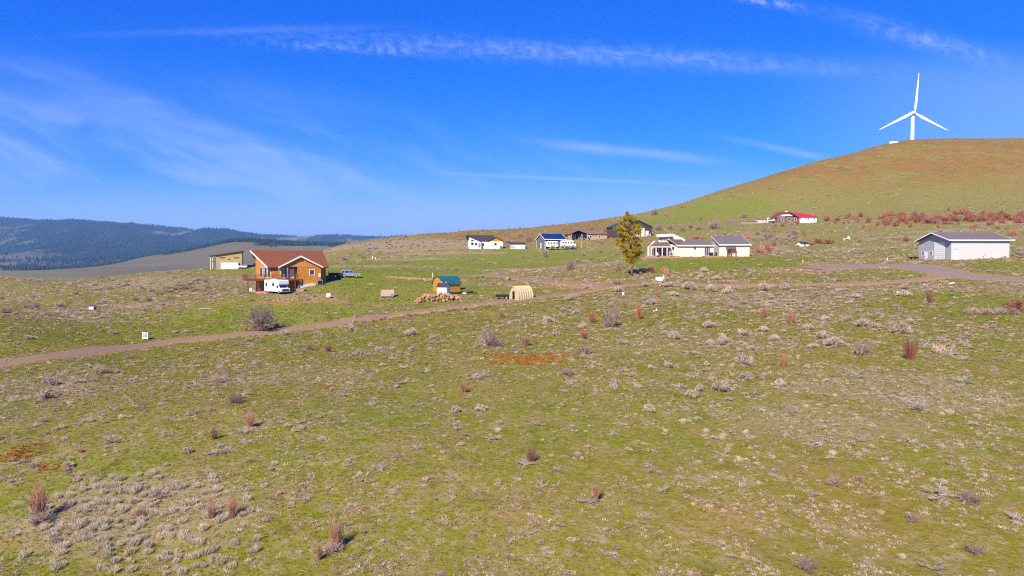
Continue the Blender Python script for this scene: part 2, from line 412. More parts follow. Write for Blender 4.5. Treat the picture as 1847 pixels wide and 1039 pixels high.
# ---- ground
def ground_material():
    m = bpy.data.materials.new('grassland'); m.use_nodes = True; t = m.node_tree; N = NT(t)
    b = t.nodes['Principled BSDF']; b.inputs['Roughness'].default_value = 0.95; b.inputs['Specular IOR Level'].default_value = 0.1
    geo = N.n('ShaderNodeNewGeometry'); pos = geo.outputs['Position']
    def at(n): return N.n('ShaderNodeAttribute', attribute_name=n).outputs['Fac']
    big = N.noise(pos, 0.045, 4, 0.6); mid = N.noise(pos, 0.35, 4, 0.6); fine = N.noise(pos, 2.2, 5, 0.65); tiny = N.noise(pos, 9.0, 3, 0.6)
    c = N.mix(N.ramp(big, 0.35, 0.65), (0.170, 0.180, 0.010), (0.215, 0.178, 0.022))
    c = N.mix(N.m('MULTIPLY', N.ramp(N.noise(pos, 0.9, 4, 0.7), 0.50, 0.66), 0.75), c, (0.28, 0.205, 0.10))
    c = N.mix(N.ramp(mid, 0.48, 0.72), c, (0.245, 0.175, 0.055))
    c = N.mix(N.m('MULTIPLY', N.ramp(N.noise(pos, 0.55, 3, 0.65), 0.46, 0.30), 0.55), c, (0.125, 0.138, 0.006))
    c = N.mix(N.m('MULTIPLY', N.ramp(fine, 0.50, 0.70), 0.75), c, (0.31, 0.235, 0.145))        # dead thatch
    c = N.mix(N.m('MULTIPLY', N.ramp(fine, 0.44, 0.28), 0.6), c, (0.11, 0.13, 0.006))      # green tufts
    c = N.mix(N.m('MULTIPLY', N.ramp(tiny, 0.58, 0.75), 0.45), c, (0.31, 0.26, 0.16))
    lawn = N.m('MULTIPLY', at('lawn'), N.ramp(mid, 0.7, 0.35, 0.55, 1.0))
    c = N.mix(lawn, c, N.mix(fine, (0.12, 0.185, 0.006), (0.195, 0.205, 0.014)))
    br = N.m('MULTIPLY', at('brown'), N.ramp(N.m('ADD', N.m('MULTIPLY', N.noise(pos, 0.035, 8, 0.72), 0.6), N.m('MULTIPLY', N.noise(pos, 0.13, 6, 0.75), 0.4)), 0.40, 0.52, 0.12, 1.0))
    c = N.mix(br, c, N.mix(N.ramp(mid, 0.3, 0.7), (0.265, 0.120, 0.030), (0.205, 0.118, 0.024)))
    c = N.mix(N.m('MULTIPLY', at('brown'), N.m('MULTIPLY', N.ramp(N.noise(pos, 0.11, 7, 0.75), 0.53, 0.60), 0.8)), c, (0.125, 0.135, 0.008))
    dry = N.m('MULTIPLY', at('dry'), N.ramp(fine, 0.25, 0.5, 0.5, 1.0))
    c = N.mix(dry, c, N.mix(mid, (0.36, 0.27, 0.17), (0.27, 0.20, 0.13)))
    spk = N.noise(pos, 0.42, 6, 0.8)
    c = N.mix(N.m('MULTIPLY', N.ramp(spk, 0.56, 0.64), 0.55), c, (0.34, 0.26, 0.16)); c = N.mix(N.m('MULTIPLY', N.ramp(spk, 0.44, 0.36), 0.55), c, (0.085, 0.085, 0.012))
    og = N.m('MULTIPLY', at('soil'), N.ramp(fine, 0.3, 0.5, 0.45, 1.0))
    c = N.mix(og, c, N.mix(N.ramp(fine, 0.3, 0.7), (0.36, 0.17, 0.065), (0.42, 0.24, 0.12)))
    t.links.new(c, b.inputs['Base Color'])
    bp = N.n('ShaderNodeBump'); bp.inputs['Distance'].default_value = 0.25; bp.inputs['Strength'].default_value = 0.6
    t.links.new(N.m('ADD', fine, N.m('MULTIPLY', tiny, 0.35)), bp.inputs['Height']); t.links.new(bp.outputs[0], b.inputs['Normal'])
    return m
def far_material():
    m = bpy.data.materials.new('distant_hill_cover'); m.use_nodes = True; t = m.node_tree; N = NT(t)
    b = t.nodes['Principled BSDF']; b.inputs['Roughness'].default_value = 0.95; b.inputs['Specular IOR Level'].default_value = 0.05
    geo = N.n('ShaderNodeNewGeometry'); pos = geo.outputs['Position']
    n1 = N.noise(pos, 0.0016, 5, 0.6); n2 = N.noise(pos, 0.012, 4, 0.6)
    c = N.mix(N.ramp(n1, 0.35, 0.65), (0.19, 0.175, 0.07), (0.145, 0.115, 0.065))
    c = N.mix(N.m('MULTIPLY', N.ramp(n2, 0.45, 0.7), 0.6), c, (0.13, 0.115, 0.05))
    fo = N.n('ShaderNodeAttribute', attribute_name='wood').outputs['Fac']
    c = N.mix(N.m('MULTIPLY', fo, N.ramp(n2, 0.25, 0.5, 0.5, 1)), c, (0.028, 0.040, 0.020))
    t.links.new(c, b.inputs['Base Color']); return m

# ------------------------------------------------------------------ road centre lines (on the ground)
def path(pts, step=3.0):
    w = [G(px, py) for px, py in pts]
    out = []
    for i in range(len(w) - 1):                                      # Catmull-Rom
        p0, p1, p2, p3 = w[max(i - 1, 0)], w[i], w[i + 1], w[min(i + 2, len(w) - 1)]
        n = max(2, int((p2 - p1).length / step))
        for k in range(n):
            s = k / n
            out.append(0.5 * ((2 * p1) + (p2 - p0) * s + (2 * p0 - 5 * p1 + 4 * p2 - p3) * s * s + (3 * p1 - p0 - 3 * p2 + p3) * s ** 3))
    out.append(w[-1]); return np.array([(p.x, p.y) for p in out])
ROADS = {
    'main': (path([(-160, 678), (0, 655), (100, 643), (200, 629), (300, 617), (400, 607), (480, 599), (560, 589), (640, 578), (720, 567), (800, 557), (880, 547), (960, 538), (1040, 528), (1090, 519)]), 2.15),
    'upper': (path([(1092, 518), (1040, 513), (990, 509), (940, 503), (900, 497), (860, 497), (838, 500)]), 2.2),
    'hill': (path([(872, 497), (910, 490), (950, 486), (1000, 482), (1060, 476)]), 1.7),
    'barn': (path([(2050, 512), (1900, 506), (1800, 503), (1740, 498), (1690, 489), (1650, 481), (1600, 479), (1530, 481), (1460, 485)]), 4.8),
    'link': (path([(1090, 519), (1160, 514), (1260, 514), (1380, 514), (1500, 513), (1620, 508), (1700, 500)]), 2.0),
}
def seg_dist(x, y, pl):
    d = np.full(len(x), 1e9)
    for a, b in zip(pl[:-1], pl[1:]):
        ab = b - a; L = ab @ ab + 1e-9
        t = np.clip(((x - a[0]) * ab[0] + (y - a[1]) * ab[1]) / L, 0, 1)
        d = np.minimum(d, (x - a[0] - t * ab[0]) ** 2 + (y - a[1] - t * ab[1]) ** 2)
    return np.sqrt(d)
def road_dist(x, y):
    d = np.full(len(x), 1e9)
    for pl, hw in ROADS.values():
        d = np.minimum(d, seg_dist(x, y, pl[::2]) - hw)
    return d

# cover zones: name -> list of (px,py,halfwidth m across, half depth m, strength)
ZONES = {
    'lawn': [(650, 505, 20, 10, .9), (900, 480, 26, 16, .8), (1330, 470, 22, 12, .95), (1420, 478, 14, 8, .7), (1240, 476, 17, 16, 1), (1340, 478, 16, 12, .9), (1160, 474, 9, 12, .6), (1430, 468, 12, 14, .8), (560, 520, 16, 10, .7), (640, 525, 13, 14, .6), (400, 488, 14, 5, .9), (500, 545, 18, 8, .5),
             (1700, 540, 9, 14, .5), (1780, 560, 8, 14, .6), (1300, 415, 20, 6, .7), (1420, 412, 22, 7, .5), (860, 525, 20, 10, .7), (700, 490, 34, 16, .85), (820, 475, 34, 26, .85), (620, 478, 22, 12, .7), (960, 462, 30, 24, .8), (1080, 462, 24, 22, .7), (1290, 375, 40, 40, .8), (1180, 400, 30, 30, .7), (520, 565, 24, 10, .7), (330, 590, 24, 12, .6), (140, 610, 20, 12, .5), (720, 540, 18, 8, .7), (1500, 440, 26, 14, .5), (1650, 450, 22, 16, .5), (1230, 396, 20, 20, .6), (380, 575, 18, 10, .4), (1010, 470, 30, 20, .5), (760, 485, 22, 20, .5), (1840, 480, 10, 5, .7)],
    'dry': [(1300, 535, 14, 5, .8), (1420, 540, 15, 5, .8), (1550, 525, 12, 5, .7), (1200, 540, 12, 5, .6), (60, 570, 12, 3.5, .9), (150, 563, 10, 3.5, .9), (240, 551, 9, 3.5, 1), (30, 498, 30, 12, .6), (150, 495, 26, 10, .6), (220, 492, 18, 6, .9),
            (300, 510, 22, 14, .5), (650, 480, 22, 4, .8), (720, 468, 22, 4, .8), (800, 457, 22, 4, .8), (690, 445, 26, 16, .7), (770, 440, 30, 22, .6), (560, 535, 9, 2.5, .7), (1680, 520, 16, 5, .7), (1810, 520, 14, 6, .6),
            (1560, 448, 22, 4, .7), (1620, 428, 22, 4, .8), (1700, 416, 20, 4, .8), (1780, 405, 18, 4, .8), (1840, 400, 16, 4, .8), (1480, 452, 22, 6, .6), (960, 485, 14, 4, .8), (1080, 478, 14, 4, .7), (1370, 425, 20, 14, .5), (1500, 560, 10, 8, .4), (1300, 620, 12, 9, .35), (200, 930, 6, 4, .5), (120, 690, 10, 7, .4), (500, 680, 10, 7, .4), (1600, 700, 9, 7, .5), (1500, 760, 6, 5, .4)],
    'soil': [(1490, 475, 6, 7, .9), (1450, 488, 8, 4, .9), (1620, 467, 8, 3, 1), (1570, 468, 6, 2.5, .8), (1838, 458, 6, 4, .9), (1310, 517, 12, 2.2, .9), (1230, 517, 6, 2, .5), (1000, 516, 12, 2, .9), (1060, 514, 6, 2, .8), (930, 510, 8, 2, .7), (750, 502, 5.5, 1.8, 1), (720, 500, 4, 1.5, .9), (455, 478, 3, 3, .9), (540, 542, 9, 2.2, .7), (500, 547, 5, 2, .5), (650, 548, 3, 1, .5), (230, 553, 3, 2, .8), (1270, 408, 8, 5, .3), (1380, 445, 8, 4, .7), (1000, 585, 10, 1.5, .4), (1430, 505, 4, 2, .3), (1280, 940, 3, 3, .3), (600, 450, 8, 8, .2), (1720, 512, 5, 1.2, .6), (1290, 463, 9, 2, .7), (1200, 464, 7, 2, .7)],
}
def zone_values(x, y):
    out = {}
    wob = (fbm(x / 5, y / 5, 51, 3) - 0.5)
    for k, L in ZONES.items():
        v = np.zeros(len(x))
        for px, py, a, b, s in L:
            c = G(px, py)
            q = np.sqrt(((x - c.x) / a) ** 2 + ((y - c.y) / b) ** 2) + wob * 1.1
            v = np.maximum(v, s * np.clip((1.15 - q) / 0.45, 0, 1))
        out[k] = v
    d = road_dist(x, y)
    sh = np.clip((1.3 - d) / 1.3, 0, 1) * np.clip((vnoise(x / 2, y / 2, 5) - 0.1) * 1.8, 0.3, 1)
    out['soil'] = np.maximum(out['soil'], sh * 0.85)
    hill = np.clip((H(x, y) - CAMZ - 38) / 45, 0, 1) * (y < 900)
    hill = np.maximum(hill, np.clip((H(x, y) - CAMZ - 6) / 12, 0, .45) * (x < 60))
    mid = 0.40 * np.clip(1 - np.abs(x - 18) / 16, 0, 1) * np.clip(1 - np.abs(y - 34) / 14, 0, 1)
    out['brown'] = np.maximum(np.clip(hill * 1.5, 0, 1), mid)
    return out

# ------------------------------------------------------------------ ground sheet
def terrain():
    us = np.concatenate([np.linspace(-2.2, -0.85, 40)[:-1], np.linspace(-0.85, 0.85, 560), np.linspace(0.85, 2.2, 40)[1:]])
    y1 = np.exp(np.linspace(math.log(6), math.log(900), 470)); y2 = np.exp(np.linspace(math.log(900), math.log(12000), 210))
    GM, FM = ground_material(), far_material()
    for name, ys, m in (('ground', y1, GM), ('distant_hills', y2, FM)):
        U, Y = np.meshgrid(us, ys); X = U * Y
        x, y = X.ravel(), Y.ravel(); z = H(x, y)
        co = np.stack([x, y, z], 1)
        nu, ny = len(us), len(ys)
        i = (np.arange(ny - 1)[:, None] * nu + np.arange(nu - 1)[None]).ravel()
        q = np.stack([i, i + 1, i + nu + 1, i + nu], 1)
        me = bpy.data.meshes.new(name)
        me.vertices.add(len(co)); me.vertices.foreach_set('co', co.ravel().astype(np.float32))
        me.loops.add(q.size); me.loops.foreach_set('vertex_index', q.ravel().astype(np.int32))
        me.polygons.add(len(q)); me.polygons.foreach_set('loop_start', np.arange(0, q.size, 4).astype(np.int32))
        me.polygons.foreach_set('use_smooth', np.ones(len(q), bool))
        me.update(calc_edges=True); me.materials.append(m)
        if name == 'ground':
            for k, v in zone_values(x, y).items():
                a = me.attributes.new(k, 'FLOAT', 'POINT'); a.data.foreach_set('value', v.astype(np.float32))
        else:
            a = me.attributes.new('wood', 'FLOAT', 'POINT'); a.data.foreach_set('value', wood_mask(x, y, z).astype(np.float32))
        o = bpy.data.objects.new(name, me); COL.objects.link(o)
        tag(o, 'green and tan sagebrush grassland rising to a rounded bare hill' if name == 'ground' else 'hazy blue forested plateau and khaki foothills beyond the valley', 'ground' if name == 'ground' else 'hills', kind='structure')
def wood_mask(x, y, z):
    m = np.clip((y - 3000) / 700, 0, 1)
    n = fbm(x / 420, y / 700, 77, 4)
    m = m * np.clip((n - 0.31) / 0.10, 0, 1)
    fh = np.clip((y - 2150) / 100, 0, 1) * (y < 3100) * np.clip((x + 1150) / 150, 0, 1) * np.clip((fbm(x / 130, y / 200, 78, 3) - 0.43) / 0.1, 0, 1)
    lw = (y > 2150) * (y < 3100) * np.clip((-1300 - x) / 150, 0, 1) * np.clip((fbm(x / 200, y / 260, 79, 3) - 0.40) / 0.1, 0, 1)
    return np.maximum(np.maximum(m, fh), lw)
terrain()

def build_roads():
    def road_mat(name, track, crown, edge):
        m = bpy.data.materials.new(name); m.use_nodes = True; t = m.node_tree; N = NT(t)
        b = t.nodes['Principled BSDF']; b.inputs['Roughness'].default_value = .95; b.inputs['Specular IOR Level'].default_value = .1
        pos = N.n('ShaderNodeNewGeometry').outputs['Position']; cr = N.m('ABSOLUTE', N.n('ShaderNodeAttribute', attribute_name='cross').outputs['Fac'])
        n1 = N.noise(pos, .5, 5, .7); n2 = N.noise(pos, 3.0, 5, .7)
        cr = N.m('ADD', cr, N.m('MULTIPLY', N.m('SUBTRACT', n1, .5), .5))
        c = N.mix(N.ramp(n2, .35, .65), track, tuple(x * .78 for x in track))
        c = N.mix(N.m('MULTIPLY', N.ramp(cr, .22, .05), N.ramp(n1, .4, .6, .2, .8)), c, crown)
        c = N.mix(N.ramp(cr, .60, .85), c, N.mix(n2, edge, tuple(x * .7 for x in edge)))
        t.links.new(c, b.inputs['Base Color'])
        bp = N.n('ShaderNodeBump'); bp.inputs['Distance'].default_value = .06; t.links.new(n2, bp.inputs['Height']); t.links.new(bp.outputs[0], b.inputs['Normal'])
        return m
    GR = road_mat('gravel', (0.285, 0.190, 0.118), (0.27, 0.20, 0.085), (0.37, 0.215, 0.105))
    GD = road_mat('grey_drive_gravel', (0.27, 0.205, 0.158), (0.27, 0.20, 0.15), (0.35, 0.22, 0.125))
    DR = road_mat('brown_dirt_track', (0.33, 0.205, 0.125), (0.27, 0.20, 0.10), (0.38, 0.22, 0.11))
    names = {'main': ('gravel_road', 'long grey gravel road crossing the slope past the sheds', GR),
             'upper': ('gravel_track', 'gravel track bending up behind the cream arched shelter', GR),
             'hill': ('hill_track', 'narrow pale track climbing towards the hillside houses', GR),
             'barn': ('gravel_driveway', 'wide gravel driveway in front of the pale grey metal barn', GD),
             'link': ('dirt_track', 'brown dirt track running behind the sagebrush bank', DR)}
    for j, (k, (pl, hw)) in enumerate(ROADS.items()):
        n = len(pl); cols = 9
        tan = np.gradient(pl, axis=0); tan /= np.linalg.norm(tan, axis=1)[:, None] + 1e-9
        nor = np.stack([-tan[:, 1], tan[:, 0]], 1)
        X, Y = [], []
        for c in range(cols):
            s = (c / (cols - 1)) * 2 - 1
            w = hw * s * (1 + (0.5 * (vnoise(np.arange(n) / 2.2, np.full(n, c > 4) * 9.0, 31 + j) - 0.5) if c in (0, cols - 1) else 0))
            w = np.asarray(w) * np.ones(n)
            X.append(pl[:, 0] + nor[:, 0] * w); Y.append(pl[:, 1] + nor[:, 1] * w)
        X, Y = np.array(X).T, np.array(Y).T
        Z = H(X.ravel(), Y.ravel()).reshape(X.shape) + 0.07 + 0.006 * j
        Z[:, 0] -= 0.11; Z[:, -1] -= 0.11
        me = bpy.data.meshes.new('road'); 
        vs = np.stack([X, Y, Z], -1).reshape(-1, 3).tolist()
        fs = [(i * cols + c, i * cols + c + 1, (i + 1) * cols + c + 1, (i + 1) * cols + c) for i in range(n - 1) for c in range(cols - 1)]
        me.from_pydata(vs, [], fs); me.update(); me.materials.append(names[k][2])
        a = me.attributes.new('cross', 'FLOAT', 'POINT'); a.data.foreach_set('value', np.tile(np.linspace(-1, 1, cols), n).astype(np.float32))
        me.polygons.foreach_set('use_smooth', [True] * len(fs))
        o = bpy.data.objects.new(names[k][0], me); COL.objects.link(o)
        tag(o, names[k][1], 'road', kind='structure')
build_roads()

# ------------------------------------------------------------------ instanced stuff (geometry nodes)
def stuff(name, pts, scl, protos, label, cat, tilt=0.12, idx=None):
    n = len(pts)
    me = bpy.data.meshes.new(name); me.vertices.add(n); me.vertices.foreach_set('co', np.asarray(pts, np.float32).ravel())
    scl = np.asarray(scl, np.float32)
    if scl.ndim == 1: scl = np.stack([scl] * 3, 1)
    rot = np.stack([rng.normal(0, tilt, n), rng.normal(0, tilt, n), rng.uniform(0, 6.283, n)], 1).astype(np.float32)
    a = me.attributes.new('i_scale', 'FLOAT_VECTOR', 'POINT'); a.data.foreach_set('vector', scl.ravel())
    a = me.attributes.new('i_rot', 'FLOAT_VECTOR', 'POINT'); a.data.foreach_set('vector', rot.ravel())
    a = me.attributes.new('i_idx', 'INT', 'POINT'); a.data.foreach_set('value', (rng.integers(0, len(protos), n) if idx is None else idx).astype(np.int32))
    o = bpy.data.objects.new(name, me); COL.objects.link(o)
    tag(o, label, cat, kind='stuff')
    pc = bpy.data.collections.new(name + '_kinds')
    for i, pm in enumerate(protos):
        po = bpy.data.objects.new('%s_kind_%02d' % (name, i), pm); pc.objects.link(po)
    ng = bpy.data.node_groups.new(name + '_scatter', 'GeometryNodeTree')
    ng.interface.new_socket('Geometry', in_out='INPUT', socket_type='NodeSocketGeometry')
    ng.interface.new_socket('Geometry', in_out='OUTPUT', socket_type='NodeSocketGeometry')
    nd = ng.nodes; L = ng.links
    gi = nd.new('NodeGroupInput'); go = nd.new('NodeGroupOutput')
    ci = nd.new('GeometryNodeCollectionInfo'); ci.inputs['Collection'].default_value = pc
    ci.inputs['Separate Children'].default_value = True; ci.inputs['Reset Children'].default_value = True
    ip = nd.new('GeometryNodeInstanceOnPoints'); ip.inputs['Pick Instance'].default_value = True
    def na(nm, ty):
        x = nd.new('GeometryNodeInputNamedAttribute'); x.data_type = ty; x.inputs['Name'].default_value = nm
        return x.outputs['Attribute']
    L.new(gi.outputs[0], ip.inputs['Points']); L.new(ci.outputs[0], ip.inputs['Instance'])
    L.new(na('i_idx', 'INT'), ip.inputs['Instance Index'])
    L.new(na('i_rot', 'FLOAT_VECTOR'), ip.inputs['Rotation']); L.new(na('i_scale', 'FLOAT_VECTOR'), ip.inputs['Scale'])
    L.new(ip.outputs[0], go.inputs[0])
    md = o.modifiers.new('scatter', 'NODES'); md.node_group = ng
    return o

def forest():
    TR = mat('conifer_green', (0.022, 0.040, 0.020), 0.9, 0.3, 0.1, rnd=0.35)
    protos = []
    for k in range(3):
        m = MB(); n = 7
        m.tube([(0, 0, 0), (0, 0, 0.16)], 0.02, 5)
        for z0, z1, r in ((0.08, 0.55, 0.20), (0.32, 0.80, 0.145), (0.58, 1.0, 0.09)):
            b = len(m.v)
            for i in range(n):
                rr = r * random.uniform(0.75, 1.2); an = 6.283 * i / n
                m.v.append((rr * math.cos(an), rr * math.sin(an), z0 + random.uniform(-.03, .03)))
            m.v.append((0, 0, z1))
            m.f += [(b + i, b + (i + 1) % n, b + n) for i in range(n)]
        protos.append(m.mesh('conifer', TR))
    n = 260000
    y = np.exp(rng.uniform(math.log(2150), math.log(7600), n)); u = rng.uniform(-0.95, 0.12, n); x = u * y
    z = H(x, y); k = rng.uniform(0, 1, n) < wood_mask(x, y, z) * 0.42 + (y > 3000) * 0.008
    x, y, z = x[k], y[k], z[k]
    s = rng.uniform(11, 21, len(x)) * np.where(y < 3100, 0.8, 1.0)
    stuff('forest', np.stack([x, y, z - 0.5], 1), np.stack([s * 1.25, s * 1.25, s], 1), protos, 'dark conifer forest covering the hazy far plateau', 'forest', tilt=0.02)
forest()

# ------------------------------------------------------------------ haze
def haze():
    m = MB().box(-12500, 12500, -400, 12500, -400, 470)
    mt = bpy.data.materials.new('haze_air'); mt.use_nodes = True; t = mt.node_tree; t.nodes.clear()
    out = t.nodes.new('ShaderNodeOutputMaterial'); v = t.nodes.new('ShaderNodeVolumePrincipled')
    v.inputs['Color'].default_value = (0.24, 0.52, 1.0, 1); v.inputs['Density'].default_value = 0.75e-4; v.inputs['Anisotropy'].default_value = 0.0
    t.links.new(v.outputs[0], out.inputs['Volume'])
    o = m.build('haze', mt); tag(o, 'thin blue air haze over the whole valley', 'haze', kind='stuff')
haze()

# ------------------------------------------------------------------ building pieces
def window(parent, x0, x1, z0, z1, y, frame=WHITE, fw=0.09, axis='y', mull=0, sgn=-1):
    """a window set into a wall: frame proud of the wall, glass just behind it. axis 'y': wall faces -y at y; 'x': wall faces sgn*x at x=y"""
    fr = MB(); gl = MB()
    def bx(m, a0, a1, c0, c1, d0, d1):
        lo, hi = sorted((y + d0 * sgn, y + d1 * sgn))
        if axis == 'y': m.box(a0, a1, lo, hi, c0, c1)
        else: m.box(lo, hi, a0, a1, c0, c1)
    for a0, a1, c0, c1 in ((x0, x0 + fw, z0, z1), (x1 - fw, x1, z0, z1), (x0 + fw, x1 - fw, z1 - fw, z1), (x0 + fw, x1 - fw, z0, z0 + fw)): bx(fr, a0, a1, c0, c1, -0.05, 0.06)
    for k in range(mull):
        c = x0 + (x1 - x0) * (k + 1) / (mull + 1); bx(fr, c - fw * .4, c + fw * .4, z0 + fw, z1 - fw, -0.05, 0.05)
    bx(gl, x0 + fw * .9, x1 - fw * .9, z0 + fw * .9, z1 - fw * .9, -0.04, 0.025)
    w = fr.build('window', frame, parent); gl.build('pane', GLASS, w); return w
def door(parent, x0, x1, z0, z1, y, m=WHITE, axis='y', sgn=-1, panels=0, name='door'):
    d = MB()
    lo, hi = sorted((y - 0.03 * sgn, y + 0.05 * sgn))
    if panels:
        h = (z1 - z0) / panels
        for k in range(panels):
            if axis == 'y': d.box(x0, x1, lo, hi, z0 + k * h + .02, z0 + (k + 1) * h - .02)
            else: d.box(lo, hi, x0, x1, z0 + k * h + .02, z0 + (k + 1) * h - .02)
    else:
        if axis == 'y': d.box(x0, x1, lo, hi, z0, z1)
        else: d.box(lo, hi, x0, x1, z0, z1)
    o = d.build(name, m, parent)
    if panels: tag(o, kind=None)
    k = MB(); xc = x1 - 0.12
    lo2, hi2 = sorted((y + 0.05 * sgn, y + 0.11 * sgn))
    if axis == 'y': k.box(xc - .04, xc + .04, lo2, hi2, z0 + .95, z0 + 1.05)
    else: k.box(lo2, hi2, xc - .04, xc + .04, z0 + .95, z0 + 1.05)
    k.build('handle', BLACK, o); return o
def gable_roof(parent, x0, x1, y0, y1, ze, zr, t, m, trim=None, ridge=None, name='roof', tw=0.12):
    """ridge along x; x0..x1,y0..y1 are eave extents"""
    yr = (y0 + y1) / 2 if ridge is None else ridge
    r = MB().slab([(x0, y0, ze), (x1, y0, ze), (x1, yr, zr), (x0, yr, zr)], t); o = r.build(name, m, parent)
    MB().slab([(x0, yr, zr + .002), (x1, yr, zr + .002), (x1, y1, ze), (x0, y1, ze)], t).build(name, m, parent)
    if trim:
        f = MB()
        f.box(x0 - .03, x1 + .03, y0 - .06, y0 - .003, ze - t - .12, ze + .02)
        f.build('fascia', trim, parent)
        for xx in (x0 - 0.06, x1 + 0.004):
            b = MB()
            b.prism([(y0, ze - t - tw), (yr, zr - t - tw), (y1, ze - t - tw), (y1, ze + .03), (yr, zr + .03), (y0, ze + .03)], 'x', xx, xx + .056)
            b.build('barge_board', trim, parent)
    return o
def gable_walls(parent, x0, x1, y0, y1, ze, zr, m, m_end=None, z0=-1.2, name='wall'):
    yr = (y0 + y1) / 2
    MB().box(x0 + .12, x1 - .12, y0, y0 + .12, z0, ze).build(name, m, parent)
    MB().box(x0 + .12, x1 - .12, y1 - .12, y1, z0, ze).build(name, m, parent)
    for a, b in ((x0, x0 + .12), (x1 - .12, x1)):
        MB().prism([(y0, z0), (y1, z0), (y1, ze), (yr, zr), (y0, ze)], 'x', a, b).build(name, m_end or m, parent)

# ------------------------------------------------------------------ pale grey metal barn
def barn():
    A = P(1715, 468.5, 168)
    e = empty('metal_barn', A, R(3.2), 'large pale grey metal barn with white trim and slate roof', 'barn')
    L, D = 15.0, 12.2; ze, zr = 4.85, 6.65
    MB().box(.1, L - .1, 0, .12, -1.5, ze).build('front_wall', PANEL, e)
    MB().box(.1, L - .1, D - .12, D, -1.5, ze).build('back_wall', PANEL, e)
    MB().prism([(0, -1.5), (D, -1.5), (D, ze), (D / 2, zr), (0, ze)], 'x', 0, .1).build('gable_wall', PANEL_SHADE, e)
    MB().prism([(0, -1.5), (D, -1.5), (D, ze), (D / 2, zr), (0, ze)], 'x', L - .1, L).build('gable_wall', PANEL_SHADE, e)
    gable_roof(e, -.95, L + .75, -.65, D + .65, ze + .05, zr + .3, .14, SLATE, WHITE)
    door(e, 2.3, 6.2, 0.0, 4.3, 0, WHITE, 'x', -1, panels=8, name='roller_door')
    MB().box(-.1, -.003, 2.05, 6.45, 4.32, 4.5).build('door_trim', WHITE, e)
    door(e, 8.7, 9.65, 0.0, 2.1, 0, WHITE, 'x', -1)
    for a in (6.75, 9.9):
        window(e, a, a + 1.15, 1.1, 2.3, 0, WHITE, .13, 'x', 1, -1)
    door(e, .75, 1.85, 0.05, 2.25, 0, WHITE)
    door(e, 12.0, 12.6, 0.75, 1.75, 0, WHITE, name='hatch')
    MB().box(1.25, 1.4, -.12, -.003, 2.5, 2.62).build('wall_lamp', BLACK, e)
    for a, z in ((8.2, .7), (8.6, 1.2)): MB().box(a, a + .16, -.08, -.003, z, z + .16).build('outlet_box', BLACK, e)
    MB().box(10.7, 11.4, -.5, -.004, .0, .85).build('meter_cabinet', WHITE, e)
    g = P(1650, 469, 178)
    t = empty('low_trailer', (106.2, 181.0, hz(106.2, 181.0)), R(10), 'low black trailer bed parked at the barn corner', 'trailer')
    MB().box(-1.3, 1.1, -.6, .6, .35, .62).build('bed', BLACK, t)
    for s in (-.66, .66): MB().tube([(0, s - .08, .3), (0, s + .08, .3)], .3, 10).build('wheel', TYRE, t)
barn()

